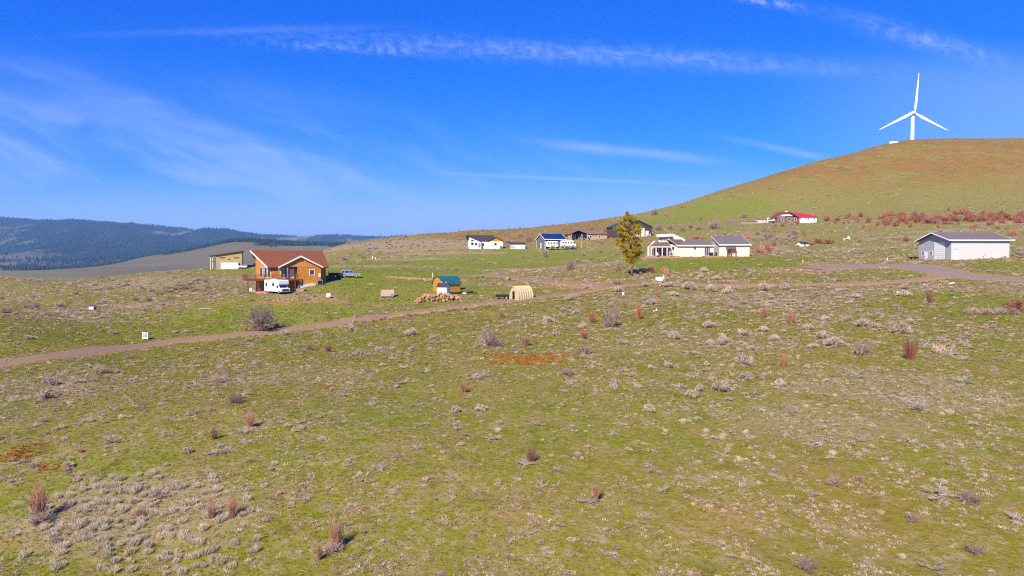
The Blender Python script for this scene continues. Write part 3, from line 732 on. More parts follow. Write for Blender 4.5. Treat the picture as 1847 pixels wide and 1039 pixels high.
# ------------------------------------------------------------------ cedar house with deck
def cedar_house():
    rz = math.atan2(0.45, 0.89)
    # local: x along the ridge, y to the back, z=0 at the main floor
    e = empty('cedar_house', (-40.9, 150.2, P(500, 503, 147).z), rz, 'orange cedar house with brown red roof and railed deck', 'house')
    ze, zr, D = 2.62, 6.2, 12.6; yr = D / 2
    low = -2.75
    # roof: right rectangular, left side flares out to a prow at the ridge
    MB().slab([(-12.3, -.55, ze), (.5, -.55, ze), (.5, yr, zr), (-15.0, yr, zr)], .16).build('roof', REDROOF, e)
    MB().slab([(-15.0, yr, zr + .003), (.5, yr, zr + .003), (.5, D + .55, ze), (-12.3, D + .55, ze)], .16).build('roof', REDROOF, e)
    for y0 in (-.55, D + .55):
        sl = MB(); d = Vector((-2.7, yr - y0, zr - ze))
        a = Vector((-12.3, y0, ze))
        sl.add([a + Vector((-.05, 0, -.34)), a + d + Vector((-.05, 0, -.34)), a + d + Vector((-.05, 0, .04)), a + Vector((-.05, 0, .04)),
                a + Vector((-.005, 0, -.34)), a + d + Vector((-.005, 0, -.34)), a + d + Vector((-.005, 0, .04)), a + Vector((-.005, 0, .04))],
               [(0, 1, 2, 3), (7, 6, 5, 4), (0, 4, 5, 1), (3, 2, 6, 7), (0, 3, 7, 4), (1, 5, 6, 2)]).build('barge_board', FASCIA, e)
    MB().box(.505, .56, -.5, D + .5, ze - .3, ze - .1).build('fascia', FASCIA, e)
    # walls
    MB().box(-11.4, -.2, .1, .25, low, ze).build('front_wall', CEDAR, e)
    MB().box(-11.4, -.2, D - .25, D - .1, low, ze).build('back_wall', CEDAR, e)
    MB().prism([(.1, low), (D - .1, low), (D - .1, ze), (yr, zr - .3), (.1, ze)], 'x', -.2, -.05).build('gable_wall', CEDAR, e)
    # prow: two walls meeting at the ridge line, full of glass
    for s in (0, 1):
        y0 = .1 if s == 0 else D - .1
        a, b = Vector((-11.4, y0, 0)), Vector((-13.9, yr, 0)); nrm = Vector((-(b - a).y, (b - a).x, 0)).normalized() * (1 if s == 0 else -1)
        q = [(a.x, a.y, low), (b.x, b.y, low), (b.x, b.y, zr - .25), (a.x, a.y, ze - .1)]
        inn = [tuple(Vector(p) - nrm * .15) for p in q]
        MB().add(q + inn, [(0, 1, 2, 3), (7, 6, 5, 4), (0, 4, 5, 1), (1, 5, 6, 2), (2, 6, 7, 3), (3, 7, 4, 0)]).build('prow_wall', CEDAR, e)
        d = (b - a).normalized(); ln = (b - a).length
        def pane(t0, t1, zs0, zs1, zt0, zt1, nm='window'):
            def pt(t, z, o): p = a + d * t + nrm * o; return (p.x, p.y, z)
            def plate(t0, t1, b0, b1, c0, c1, o0, o1):
                return MB().add([pt(t0, b0, o0), pt(t1, b1, o0), pt(t1, c1, o0), pt(t0, c0, o0), pt(t0, b0, o1), pt(t1, b1, o1), pt(t1, c1, o1), pt(t0, c0, o1)],
                                [(0, 1, 2, 3), (7, 6, 5, 4), (0, 4, 5, 1), (1, 5, 6, 2), (2, 6, 7, 3), (3, 7, 4, 0)])
            w = plate(t0, t1, zs0, zs1, zt0, zt1, .0, .06).build(nm, FASCIA, e)
            g = .13
            plate(t0 + g, t1 - g, zs0 + g, zs1 + g, zt0 - g, zt1 - g, .05, .085).build('pane', GLASS, w)
        slope = (zr - .25 - ze + .1) / ln
        pane(.35, 1.55, .3, .3, 2.6, 2.6); pane(1.75, 2.95, .3, .3, 2.6, 2.6)
        pane(.55, 2.95, 2.85, 2.85, 2.95 + .25, 2.95 + slope * 2.3)
        pane(3.6, 4.8, .3, .3, 2.6, 2.6)
        pane(.5, 2.2, -2.6, -2.6, -.45, -.45, 'patio_door')
    # cross gable on the front
    gx0, gx1, gy = -10.3, -1.0, -1.35
    gm, gp = (gx0 + gx1) / 2, ze + 2.35
    MB().slab([(gx0, gy - .5, ze - .05), (gm, gy - .5, gp), (gm, 4.3, gp), (gx0, -.1, ze - .05)], .15).build('gable_roof', REDROOF, e)
    MB().slab([(gm, gy - .5, gp + .003), (gx1, gy - .5, ze - .05), (gx1, -.1, ze - .05), (gm, 4.3, gp + .003)], .15).build('gable_roof', REDROOF, e)
    MB().prism([(gx0 - .04, ze - .33), (gm, gp - .3), (gx1 + .04, ze - .33), (gx1 + .04, ze - .03), (gm, gp + .05), (gx0 - .04, ze - .03)], 'y', gy - .56, gy - .505).build('barge_board', FASCIA, e)
    MB().prism([(gx0 + 1.2, ze), (gx1 - .35, ze), (gx1 - .35, ze + .1), (gm, gp - .35), (gx0 + 1.2, ze + .42)], 'y', gy, gy + .12).build('gable_wall', CEDAR2, e)
    MB().box(-6.3, gx1 - .35, gy, gy + .14, low + .6, ze - .002).build('front_wall', CEDAR, e)
    MB().box(gx1 - .5, gx1 - .352, gy + .14, .1, low + .6, ze - .002).build('side_wall', CEDAR, e)
    MB().box(-6.298, -6.16, gy + .14, .1, low, ze - .002).build('side_wall', CEDAR, e)
    MB().box(-6.35, gx1 - .3, gy - .05, gy - .003, ze - .02, ze + .13).build('trim_board', CEDAR2, e)
    MB().box(gm - .12, gm + .12, gy - .45, gy - .01, gp - .75, gp - .42).build('gable_bracket', DECKWOOD, e)
    window(e, -3.9, -2.7, .75, 2.05, gy, FASCIA, .14)
    MB().box(-6.25, gx1 - .4, gy - .04, gy - .002, low + .6, -1.15).build('foundation', CONC, e)
    # porch recess
    window(e, -9.6, -8.2, .15, 2.25, .1, WHITE, .12, mull=1); door(e, -7.7, -6.8, .05, 2.15, .1, WHITE)
    for xx in (-10.1, -8.35): MB().box(xx - .09, xx + .09, gy - .1, gy + .08, 0, ze - .1).build('porch_post', CEDAR2, e)
    # deck and railing
    dx0, dx1, dy0 = -16.6, -6.35, -2.4
    dk = MB(); 
    dko = MB().box(dx0, dx1, dy0, .08, -.28, -.06).build('deck', DECKWOOD, e)
    nb = 12
    for i in range(nb):
        y0 = dy0 + .02 + (0.06 - dy0) * i / nb
        MB().box(dx0 - .03, dx1 + .02, y0, y0 + (0.06 - dy0) / nb - .02, -.057, -.02).build('deck_board', DECKWOOD, dko)
    MB().box(dx0, -11.5, .085, 6.5, -.28, -.06).build('deck', DECKWOOD, e)
    posts = [dx0 + .1 + (dx1 - dx0 - .2) * i / 6 for i in range(7)]
    for xx in posts: MB().box(xx - .06, xx + .06, dy0 + .02, dy0 + .14, -.02, 1.0).build('rail_post', DECKWOOD, e)
    for z in (.12, .96): MB().box(dx0, dx1, dy0 + .05, dy0 + .12, z, z + .07).build('rail', DECKWOOD, e)
    b = MB(); xx = dx0 + .2
    while xx < dx1: b.box(xx, xx + .045, dy0 + .06, dy0 + .1, .19, .96); xx += .17
    o = b.build('baluster_row', DECKWOOD, e); tag(o, kind='stuff')
    for z in (.12, .96): MB().box(dx0 + .02, dx0 + .09, dy0 + .15, 6.4, z, z + .07).build('rail', DECKWOOD, e)
    b = MB(); yy = dy0 + .2
    while yy < 6.3: b.box(dx0 + .03, dx0 + .07, yy, yy + .045, .19, .96); yy += .17
    o = b.build('baluster_row', DECKWOOD, e); tag(o, kind='stuff')
    for xx in (dx0 + .25, dx0 + 2.2, dx0 + 3.9, -10.5, -7.0): MB().box(xx - .09, xx + .09, dy0 + .1, dy0 + .28, low - .6, -.28).build('deck_post', DECKWOOD, e)
    MB().box(-11.38, -6.4, .02, .098, low, -.3).build('lower_wall', CEDAR, e)
    window(e, -10.9, -8.9, low + .15, -.5, .02, WHITE, .12, mull=1)
    # meter, heat pump
    MB().box(-1.85, -1.5, gy - .14, gy - .002, .35, 1.15).build('meter_box', WHITE, e)
    h = MB().box(-2.4, -1.3, gy - 1.3, gy - .35, -1.4, -.25).build('heat_pump', mat('grey_enamel', (.2, .22, .24), .5), e)
    MB().box(-2.3, -1.4, gy - 1.32, gy - 1.303, -1.25, -.4).build('grille', BLACK, h)
    MB().box(-4.3, -2.6, gy - .35, gy - .06, -2.2, -.95).build('concrete_step', CONC, e)
    return e
cedar_house()

def patio_things():
    g = G(462, 527); n = 0
    def chair(px, py, rot, label, m):
        p = at(px, py); c = empty('patio_chair', p, rot, label, 'chair')
        MB().box(-.25, .25, -.25, .25, .38, .44).build('seat', m, c); MB().box(-.25, .25, .2, .26, .44, .95).build('backrest', m, c)
        for a in (-.22, .22):
            for b in (-.22, .22): MB().box(a - .025, a + .025, b - .025, b + .025, 0, .38).build('leg', m, c)
    chair(452, 143.2, .4, 'white patio chair under the deck beside its leftmost post', WHITE)
    chair(459, 143.6, 1.4, 'white patio chair under the deck between two posts', WHITE)
    chair(466, 144, -.6, 'white patio chair under the deck beside the lower glass door', WHITE)
    p = at(476, 140.5); c = empty('hull_canoe', p, R(20), 'upturned coral red canoe lying beside the white motorhome', 'canoe')
    m = MB(); k = 8
    ring = []
    for i in range(9):
        t = i / 8 * 2 - 1; w = .42 * (1 - t * t) ** .6 + .01; h = .42 * (1 - t * t) ** .35 + .02
        ring.append([(t * 1.9, w * math.cos(a), h * math.sin(a)) for a in np.linspace(0, math.pi, 7)])
    for i in range(8):
        for j in range(6): m.add([ring[i][j], ring[i + 1][j], ring[i + 1][j + 1], ring[i][j + 1]], [(0, 1, 2, 3)])
    m.build('hull', mat('coral_hull', (.5, .16, .09), .5), c, smooth=True)
    MB().box(-1.8, 1.8, -.03, .03, .43, .47).build('keel', mat('coral_hull', (.5, .16, .09)), c)
    p = at(534, 141.5); c = empty('lumber_pile', p, R(8), 'low stack of tan planks beside the white motorhome', 'lumber')
    for j in range(3):
        for i in range(5): MB().box(-2.1 + .1 * ((i * 7 + j * 3) % 4), 1.6 + .1 * ((i + j) % 5), -.7 + i * .28, -.7 + i * .28 + .25, j * .2 + .02, j * .2 + .19).build('plank', SANDW, c)
    p = at(546, 140); c = empty('rusty_plate', p, R(4), 'flat rust orange sheet lying beside the stack of planks', 'sheet')
    MB().box(-1.8, 1.8, -.4, .4, .0, .08).build('sheet', mat('rust', (.36, .14, .05)), c); MB().box(-1.8, 1.8, -.03, .03, .08, .12).build('rib', mat('rust', (.36, .14, .05)), c)
patio_things()

def wheel(parent, x, y, z, r, w=.22):
    t = MB().tube([(x, y - w / 2, z), (x, y + w / 2, z)], r, 16).build('wheel', TYRE, parent)
    for s in (-1, 1): MB().tube([(x, y + s * (w / 2 + .004) - .01, z), (x, y + s * (w / 2 + .004) + .01, z)], r * .62, 12).build('rim', RIM, t)

def motorhome():
    p = at(500.5, 139.3)
    e = empty('motorhome', p, R(-38), 'white motorhome with overhanging cab parked below the deck', 'motorhome')
    # local x forward
    w = 1.12
    body = MB().prism([(-3.0, .45), (1.1, .45), (1.1, 1.75), (2.1, 1.82), (2.25, 2.05), (2.15, 2.62), (1.8, 2.78), (-2.9, 2.78), (-3.0, 2.65)], 'y', -w, w).build('body', WHITE, e)
    MB().prism([(1.1, .4), (2.75, .42), (2.8, 1.05), (2.05, 1.2), (1.75, 1.74), (1.1, 1.74)], 'y', -w + .1, w - .1).build('cab', WHITE, e)
    MB().add([(2.06, -.85, 1.22), (2.06, .85, 1.22), (1.79, .8, 1.7), (1.79, -.8, 1.7), (2.09, -.85, 1.23), (2.09, .85, 1.23), (1.82, .8, 1.71), (1.82, -.8, 1.71)],
             [(3, 2, 1, 0), (4, 5, 6, 7), (0, 1, 5, 4), (1, 2, 6, 5), (2, 3, 7, 6), (3, 0, 4, 7)]).build('windscreen', GLASS, e)
    MB().box(2.78, 2.83, -.8, .8, .62, .92).build('grille', BLACK, e)
    MB().box(2.6, 2.9, -1.0, 1.0, .38, .55).build('bumper', RIM, e)
    for s in (-1, 1):
        MB().box(2.76, 2.85, s * .84 - .12, s * .84 + .12, .7, .9).build('headlight', mat('lamp_lens', (.7, .7, .65), .2), e)
        y0, y1 = (s * (w - .01), s * (w + .03)) if s > 0 else (s * (w + .03), s * (w - .01))
        for a, b, c, d in ((-2.6, -1.9, 1.5, 2.15), (-.2, .5, 1.5, 2.15)): MB().box(a, b, y0, y1, c, d).build('window', GLASS, e)
        yy0, yy1 = sorted((s * (w - .12), s * (w - .07)))
        MB().box(1.2, 1.75, yy0, yy1, 1.15, 1.62).build('cab_window', GLASS, e)
        MB().box(-1.5, -.85, y0, y1, .6, 2.3).build('side_door', WHITE, e)
        for xx in (-1.7, 1.95): wheel(e, xx, s * .95, .36, .36)
    MB().box(-1.6, -.7, -.4, .4, 2.78, 2.98).build('roof_vent', WHITE, e)
motorhome()

def suv():
    p = G(632, 500.5)
    e = empty('parked_suv', p, R(12), 'silver grey suv parked on the gravel beside the cedar house', 'suv')
    w = .93
    MB().prism([(-2.3, .42), (2.25, .40), (2.32, .72), (2.2, .92), (1.1, 1.03), (-2.2, 1.05), (-2.34, .8)], 'y', -w, w).build('body', SILVER, e)
    m = MB(); a = [(-2.22, 1.05), (1.12, 1.03), (.25, 1.68), (-.2, 1.74), (-1.95, 1.72)]
    vs = [(x, -w + (.02 if z < 1.2 else .2), z) for x, z in a] + [(x, w - (.02 if z < 1.2 else .2), z) for x, z in a]
    m.add(vs, [(0, 1, 2, 3, 4), (9, 8, 7, 6, 5)] + [((i + 1) % 5, i, 5 + i, 5 + (i + 1) % 5) for i in range(5)]).build('cabin', SILVER, e)
    for s in (-1, 1):
        def pt(x, z): return (x, s * (w - .02 - .18 * (z - 1.05) / .67 + .012), z)
        for q in (((-2.0, 1.12), (-1.3, 1.12), (-1.3, 1.6), (-1.8, 1.6)), ((-1.2, 1.12), (-.25, 1.12), (-.25, 1.62), (-1.2, 1.62)), ((-.15, 1.12), (.85, 1.12), (.2, 1.6), (-.15, 1.62))):
            f = [pt(*k) for k in q]; g = [(x, y - s * .02, z) for x, y, z in f]
            MB().add(f + g, [(0, 1, 2, 3), (7, 6, 5, 4), (0, 4, 5, 1), (1, 5, 6, 2), (2, 6, 7, 3), (3, 7, 4, 0)]).build('side_window', GLASS, e)
        for xx in (-1.45, 1.4): wheel(e, xx, s * (w - .1), .36, .37)
        y0, y1 = sorted((s * .55, s * .88))
        MB().box(2.24, 2.34, y0, y1, .68, .86).build('headlight', mat('lamp_lens', (.7, .7, .65), .2), e)
        MB().box(-2.37, -2.29, y0, y1, .78, 1.02).build('tail_light', REDLAMP, e)
        MB().box(.75, .95, *sorted((s * w, s * (w + .18))), 1.05, 1.2).build('mirror', SILVER, e)
        for xx in (-.3, -1.2):
            MB().box(xx, xx + .18, *sorted((s * (w - .005), s * (w + .02))), .9, .94).build('door_handle', BLACK, e)
    MB().add([(1.08, -.8, 1.07), (1.08, .8, 1.07), (.3, .68, 1.66), (.3, -.68, 1.66), (1.11, -.8, 1.09), (1.11, .8, 1.09), (.33, .68, 1.68), (.33, -.68, 1.68)],
             [(3, 2, 1, 0), (4, 5, 6, 7), (0, 1, 5, 4), (1, 2, 6, 5), (2, 3, 7, 6), (3, 0, 4, 7)]).build('windscreen', GLASS, e)
    MB().box(-2.27, -2.2, -.65, .65, 1.15, 1.6).build('rear_window', GLASS, e)
    MB().box(2.3, 2.36, -.5, .5, .55, .78).build('grille', BLACK, e)
    MB().box(-2.42, -2.3, -.85, .85, .42, .62).build('bumper', BLACK, e)
    # utility trailer behind
    p = G(605, 501)
    t = empty('utility_trailer', p, R(10), 'black open utility trailer parked behind the silver suv', 'trailer')
    MB().box(-1.5, 1.5, -.85, .85, .5, .6).build('bed', BLACK, t)
    for s in (-.85, .81): MB().box(-1.5, 1.5, s, s + .04, .6, 1.15).build('side_panel', BLACK, t)
    MB().box(-1.5, -1.46, -.8, .8, .6, 1.6).build('ramp_gate', BLACK, t); MB().tube([(-1.5, 0, .5), (-3.4, 0, .45)], .06, 6).build('drawbar', BLACK, t)
    for s in (-1, 1): wheel(t, 0.1, s * .98, .36, .36)
    # rear-on vehicle behind the house
    p = G(455.5, 474.5)
    t = empty('parked_car', p, R(80), 'dark car seen end on behind the cedar house', 'car')
    MB().prism([(-2.1, .4), (2.1, .4), (2.15, .8), (1.0, .98), (-2.05, 1.0)], 'y', -.88, .88).build('body', mat('dark_car_paint', (.03, .03, .04), .3), t)
    MB().prism([(-2.0, 1.0), (1.0, .99), (.2, 1.5), (-1.6, 1.52)], 'y', -.75, .75).build('cabin', BLACK, t)
    MB().box(-2.03, -1.9, -.65, .65, 1.06, 1.42).build('rear_window', mat('pale_glass', (.3, .25, .27), .2), t)
    for s in (-1, 1):
        for xx in (-1.3, 1.3): wheel(t, xx, s * .8, .34, .34)
        MB().box(-2.16, -2.05, *sorted((s * .5, s * .85)), .72, .92).build('tail_light', REDLAMP, t)
suv()

# ------------------------------------------------------------------ tan garage
def garage():
    p = P(390, 485.5, 212)
    e = empty('tan_garage', p, R(19), 'tan garage with slanted roof and white garage door', 'garage')
    L, D = 7.5, 8; zl, zr = 4.25, 5.45
    def top(x): return zl + (zr - zl) * x / L
    MB().prism([(0, 2.1), (L, 2.1), (L, zr), (0, zl)], 'y', 0, .14).build('upper_wall', TAN, e)
    MB().box(0, L, -.02, .13, -.8, 2.095).build('lower_wall', mat('taupe_wainscot', (.36, .30, .25), .85, .2, 3), e)
    MB().prism([(0, -.8), (L, -.8), (L, zr), (0, zl)], 'y', D - .14, D).build('back_wall', TAN, e)
    MB().box(0, .14, .14, D - .14, -.8, zl).build('side_wall', TAN, e); MB().box(L - .14, L, .14, D - .14, -.8, zr - .03).build('side_wall', TAN, e)
    MB().slab([(-1.9, -.5, top(-1.9) + .2), (L + .4, -.5, top(L + .4) + .2), (L + .4, D + .4, top(L + .4) + .2), (-1.9, D + .4, top(-1.9) + .2)], .18).build('roof', mat('dark_brown_roof', (.05, .03, .02), .8), e)
    door(e, 1.35, 6.3, 0, 2.05, -.02, WHITE, panels=4, name='garage_door')
    for a in (1.0, 5.1): window(e, a, a + 1.55, 3.4, 3.72, 0, mat('bronze_frame', (.12, .09, .06)), .06)
    MB().box(3.5, 4.0, -.06, -.002, 2.9, 3.25).build('vent', DARK, e)
    for yy in (.1, D - .2): MB().box(-1.75, -1.57, yy, yy + .18, -.6, top(-1.7)).build('porch_post', FASCIA, e)
    MB().box(-1.7, -.01, .6, 2.6, 2.2, 2.36).build('shelf', mat('dark_red', (.2, .03, .03)), e)
    q = G(436, 485); t = empty('utility_trailer', q, R(30), 'small white boat trailer standing beside the tan garage', 'trailer')
    MB().prism([(-1.2, .45), (1.2, .45), (1.7, 1.0), (-1.2, 1.05)], 'y', -.6, .6).build('hull', WHITE, t); MB().box(-.9, -.6, -.3, .3, 1.05, 1.8).build('engine_cowl', BLACK, t)
    for s in (-1, 1): wheel(t, -.3, s * .72, .3, .3)
garage()

# ------------------------------------------------------------------ hillside white house, shed, grey shop
def hillside_left():
    e = empty('white_house', P(846, 447.5, 266), R(9), 'white hillside house with glazed end and dark grey roof', 'house')
    ze, zr, D, L = 3.0, 5.2, 8.4, 9.8
    MB().slab([(.4, -.5, ze), (L + .4, -.5, ze), (L + .4, D / 2, zr), (-1.0, D / 2, zr)], .15).build('roof', SHEDROOF, e)
    MB().slab([(-1.0, D / 2, zr + .003), (L + .4, D / 2, zr + .003), (L + .4, D + .5, ze), (.4, D + .5, ze)], .15).build('roof', SHEDROOF, e)
    gable_walls(e, 0.3, L, 0, D, ze - .1, zr - .2, WHITE)
    # glazed gable-like bay at the left front
    a = [(0.0, -1.4), (4.6, -1.4), (4.6, 2.4), (0.0, 4.3)]
    MB().prism([(x, z) for x, z in a], 'y', -1.6, -1.45).build('front_bay_wall', WHITE, e)
    MB().slab([(-.4, -2.0, 4.62), (4.9, -2.0, 2.42), (4.9, -.2, 2.42), (-.4, 3.0, 4.62)], .14).build('bay_roof', SHEDROOF, e)
    MB().box(0.0, .14, -1.44, .1, -1.4, 4.2).build('side_wall', WHITE, e); MB().box(4.46, 4.6, -1.44, .1, -1.4, 2.3).build('side_wall', WHITE, e)
    for x0, x1, z0, z1 in ((.55, 1.75, .9, 2.3), (1.95, 3.1, .9, 2.2), (.55, 1.75, 2.45, 3.35)): window(e, x0, x1, z0, z1, -1.6, WHITE, .12)
    window(e, 3.4, 4.4, .1, 2.0, -1.6, WHITE, .1, mull=1)
    # right cross gable with an orange gable end
    x0, x1 = 7.4, 13.0; xm = (x0 + x1) / 2
    MB().slab([(x0 - .4, -2.2, 2.72), (xm, -2.2, 4.4), (xm, 4, 4.4), (x0 - .4, 0, 2.72)], .14).build('roof', SHEDROOF, e)
    MB().slab([(xm, -2.2, 4.403), (x1 + .4, -2.2, 2.72), (x1 + .4, 6, 2.72), (xm, 6, 4.403)], .14).build('roof', SHEDROOF, e)
    MB().prism([(x0, -1.4), (x1, -1.4), (x1, 2.6), (x0, 2.6)], 'y', -1.7, -1.56).build('front_wall', WHITE, e)
    MB().prism([(x0, 2.62), (x1, 2.62), (xm, 4.2)], 'y', -1.72, -1.58).build('gable_panel', ORANGE, e)
    MB().box(x1 - .14, x1, -1.56, 5.9, -1.4, 2.6).build('side_wall', WHITE, e); MB().box(x0, x0 + .14, -1.56, 0, -1.4, 2.6).build('side_wall', WHITE, e)
    window(e, 9.6, 10.7, .9, 2.1, -1.7, WHITE, .1); window(e, 5.0, 6.0, .9, 2.0, 0, WHITE, .1); door(e, 6.2, 7.1, 0, 2.1, 0, WHITE)
    MB().box(11.9, 12.6, -2.3, -1.75, -.2, .9).build('heat_pump', GREYP, e)
    e = empty('garden_shed', P(921, 448, 266), R(4), 'small white shed with low dark roof beside grey shop', 'shed')
    MB().box(0, 5.6, 0, .1, -1, 1.7).build('front_wall', WHITE, e); MB().box(0, 5.6, 3, 3.1, -1, 2.3).build('back_wall', WHITE, e)
    for a, b in ((0, .1), (5.5, 5.6)): MB().prism([(.1, -1), (3, -1), (3, 2.3), (.1, 1.7)], 'x', a, b).build('side_wall', WHITE, e)
    MB().slab([(-.2, -.3, 1.72), (5.8, -.3, 1.72), (5.8, 3.3, 2.45), (-.2, 3.3, 2.45)], .12).build('roof', SHEDROOF, e)
    MB().prism([(.0, .0), (1.7, .0), (1.7, .55), (.0, 1.6)], 'y', -.06, -.004).build('door', PINK, e)
    # grey shop with navy roof and open lean-to
    e = empty('grey_shop', P(983, 447.8, 264), R(20), 'grey gabled shop with navy metal roof and open front bays', 'building')
    L, D, ze, zr = 8.6, 8.6, 3.55, 5.6
    for a in (0, L - .14): MB().prism([(0, -1.4), (D, -1.4), (D, ze), (D / 2, zr), (0, ze)], 'x', a, a + .14).build('gable_wall', GREYP, e)
    MB().box(.14, L - .14, D - .14, D, -1.4, ze).build('back_wall', GREYP, e)
    MB().box(.14, L - .14, 3.2, 3.34, -1.4, 4.6).build('inner_wall', GREYP, e)
    gable_roof(e, -.4, L + .4, -.5, D + .5, ze - .05, zr + .2, .14, BLUEROOF, WHITE)
    door(e, 3.6, 4.5, 0, 2.1, 0, WHITE, 'x', -1)
    for a in (.07, D - .18): MB().box(-.04, -.003, a - .1, a + .1, -1.4, ze).build('corner_trim', WHITE, e)
    for a in (.1, 2.2, 4.3, 6.4, 8.4): MB().box(a - .1, a + .1, -.02, .18, -1.2, ze - .1).build('lean_to_post', WHITE, e)
    for a in (2.6, 4.7, 6.8): window(e, a, a + 1.2, 1.2, 2.6, 3.2, WHITE, .1)
    # trailers under and beside the lean-to
    def htrailer(px, py, Y, L, label, name, fr=False):
        t = empty(name, P(px, py, Y), R(4), label, 'trailer' if not fr else 'bus')
        prof = [(0, .45), (L, .45), (L, 2.2), (L - .3, 2.5), (.2, 2.5), (0, 2.3)] if not fr else [(0, .45), (L, .45), (L + .1, 1.2), (L - .55, 1.35), (L - .8, 2.45), (L - 1.0, 2.6), (.2, 2.6), (0, 2.4)]
        MB().prism(prof, 'y', 0, 2.2).build('body', WHITE, t)
        k = int(L / 1.1)
        for i in range(k): MB().box(.4 + i * 1.05, 1.1 + i * 1.05, -.03, .02, 1.5, 2.05).build('window', GLASS, t)
        for xx in ((L * .45, L * .62) if not fr else (1.2, L - .8)): wheel(t, xx, .12, .35, .35, .25); wheel(t, xx, 2.08, .35, .35, .25)
        MB().box(.2, L - .2, -.02, .01, .7, .9).build('stripe', GREYP, t)
    htrailer(986, 447, 258, 4.4, 'white horse trailer parked in front of the grey shop', 'horse_trailer')
    htrailer(1012, 446.3, 259, 5.6, 'white bus parked at the open side of the grey shop', 'parked_bus', True)
    t = empty('pipe_gate', P(1038, 444, 268), R(3), 'yellow pipe frame gate beside the white bus', 'gate')
    for xx in (0, 2.4, 4.9): MB().tube([(xx, 0, -.5), (xx, 0, 1.65)], .09, 6).build('post', YELLOW, t)
    MB().tube([(0, 0, 1.6), (4.9, 0, 1.6)], .09, 6).build('rail', YELLOW, t)
hillside_left()

# ------------------------------------------------------------------ taupe hip roof house, brown barn
def hillside_mid():
    e = empty('taupe_house', P(1025, 432.5, 303), R(5), 'low sand coloured house with broad taupe hip roof', 'house')
    L, D = 17.5, 9; ze, zr = 2.6, 4.3
    MB().box(0, L, 0, .14, -1.4, ze).build('front_wall', SANDW, e); MB().box(0, L, D - .14, D, -1.4, ze).build('back_wall', SANDW, e)
    for a in (0, L - .14): MB().box(a, a + .14, .14, D - .14, -1.4, ze).build('side_wall', SANDW, e)
    x0, x1, y0, y1, ym = -.6, L + .6, -.6, D + .6, D / 2
    MB().slab([(x0, y0, ze), (x1, y0, ze), (x1 - 4.2, ym, zr), (x0 + 4.2, ym, zr)], .13).build('roof', TAUPE, e)
    MB().slab([(x0 + 4.2, ym, zr + .003), (x1 - 4.2, ym, zr + .003), (x1, y1, ze), (x0, y1, ze)], .13).build('roof', TAUPE, e)
    MB().slab([(x0, y1, ze + .002), (x0, y0, ze + .002), (x0 + 4.2, ym, zr + .004)], .13).build('roof', TAUPE, e)
    MB().slab([(x1, y0, ze + .002), (x1, y1, ze + .002), (x1 - 4.2, ym, zr + .004)], .13).build('roof', TAUPE, e)
    # porch gable
    MB().slab([(.4, -3.2, 2.6), (4.0, -3.2, 4.15), (4.0, 3.4, 4.15), (.4, 0, 2.6)], .13).build('porch_roof', TAUPE, e)
    MB().slab([(4.0, -3.2, 4.153), (8.4, -3.2, 2.6), (8.4, 0, 2.6), (4.0, 3.4, 4.153)], .13).build('porch_roof', TAUPE, e)
    for xx in (.9, 5.6, 8.0): MB().box(xx - .2, xx + .2, -2.9, -2.5, -1.4, 2.5).build('porch_post', SANDW, e)
    MB().box(1.3, 7.6, -.06, -.003, .1, 2.4).build('porch_shade_sheet', DARK, e)  # dark sheet on the solid wall, standing in for porch shade
    for a, b in ((2.0, 3.3), (4.6, 5.4), (6.2, 7.2)): window(e, a, b, .3, 2.1, -.06, WHITE, .1)
    for a, b in ((9.4, 10.6), (13.5, 14.6)): window(e, a, b, .8, 2.0, 0, WHITE, .1)
    door(e, 8.5, 9.2, 0, 2.1, 0, WHITE)
    e = empty('brown_barn', P(1126, 426, 298), R(25), 'tall dark brown barn with teal roof and white doors', 'barn')
    Wd, Dp, zw, zp = 14.6, 14.0, 4.3, 6.9                     # gable faces the front, ridge runs back
    for y0 in (0, Dp - .14): MB().prism([(0, -1.8), (Wd, -1.8), (Wd, zw), (Wd / 2, zp), (0, zw)], 'y', y0, y0 + .14).build('gable_wall', BROWNSIDE, e)
    for a in (0, Wd - .14): MB().box(a, a + .14, .14, Dp - .14, -1.8, zw).build('side_wall', BROWNSIDE, e)
    MB().slab([(-.5, -.5, zw - .1), (Wd / 2, -.5, zp + .2), (Wd / 2, Dp + .4, zp + .2), (-.5, Dp + .4, zw - .1)], .15).build('roof', TEALD, e)
    MB().slab([(Wd / 2, -.5, zp + .203), (Wd + .5, -.5, zw - .1), (Wd + .5, Dp + .4, zw - .1), (Wd / 2, Dp + .4, zp + .203)], .15).build('roof', TEALD, e)
    for a, b, h in ((5.6, 8.1, 3.7), (8.7, 10.7, 3.7), (11.2, 12.9, 2.6)): door(e, a, b, 0, h, 0, WHITE, panels=5, name='roller_door')
    door(e, 13.4, 14.0, 0, 1.2, 0, WHITE, name='hatch')
hillside_mid()

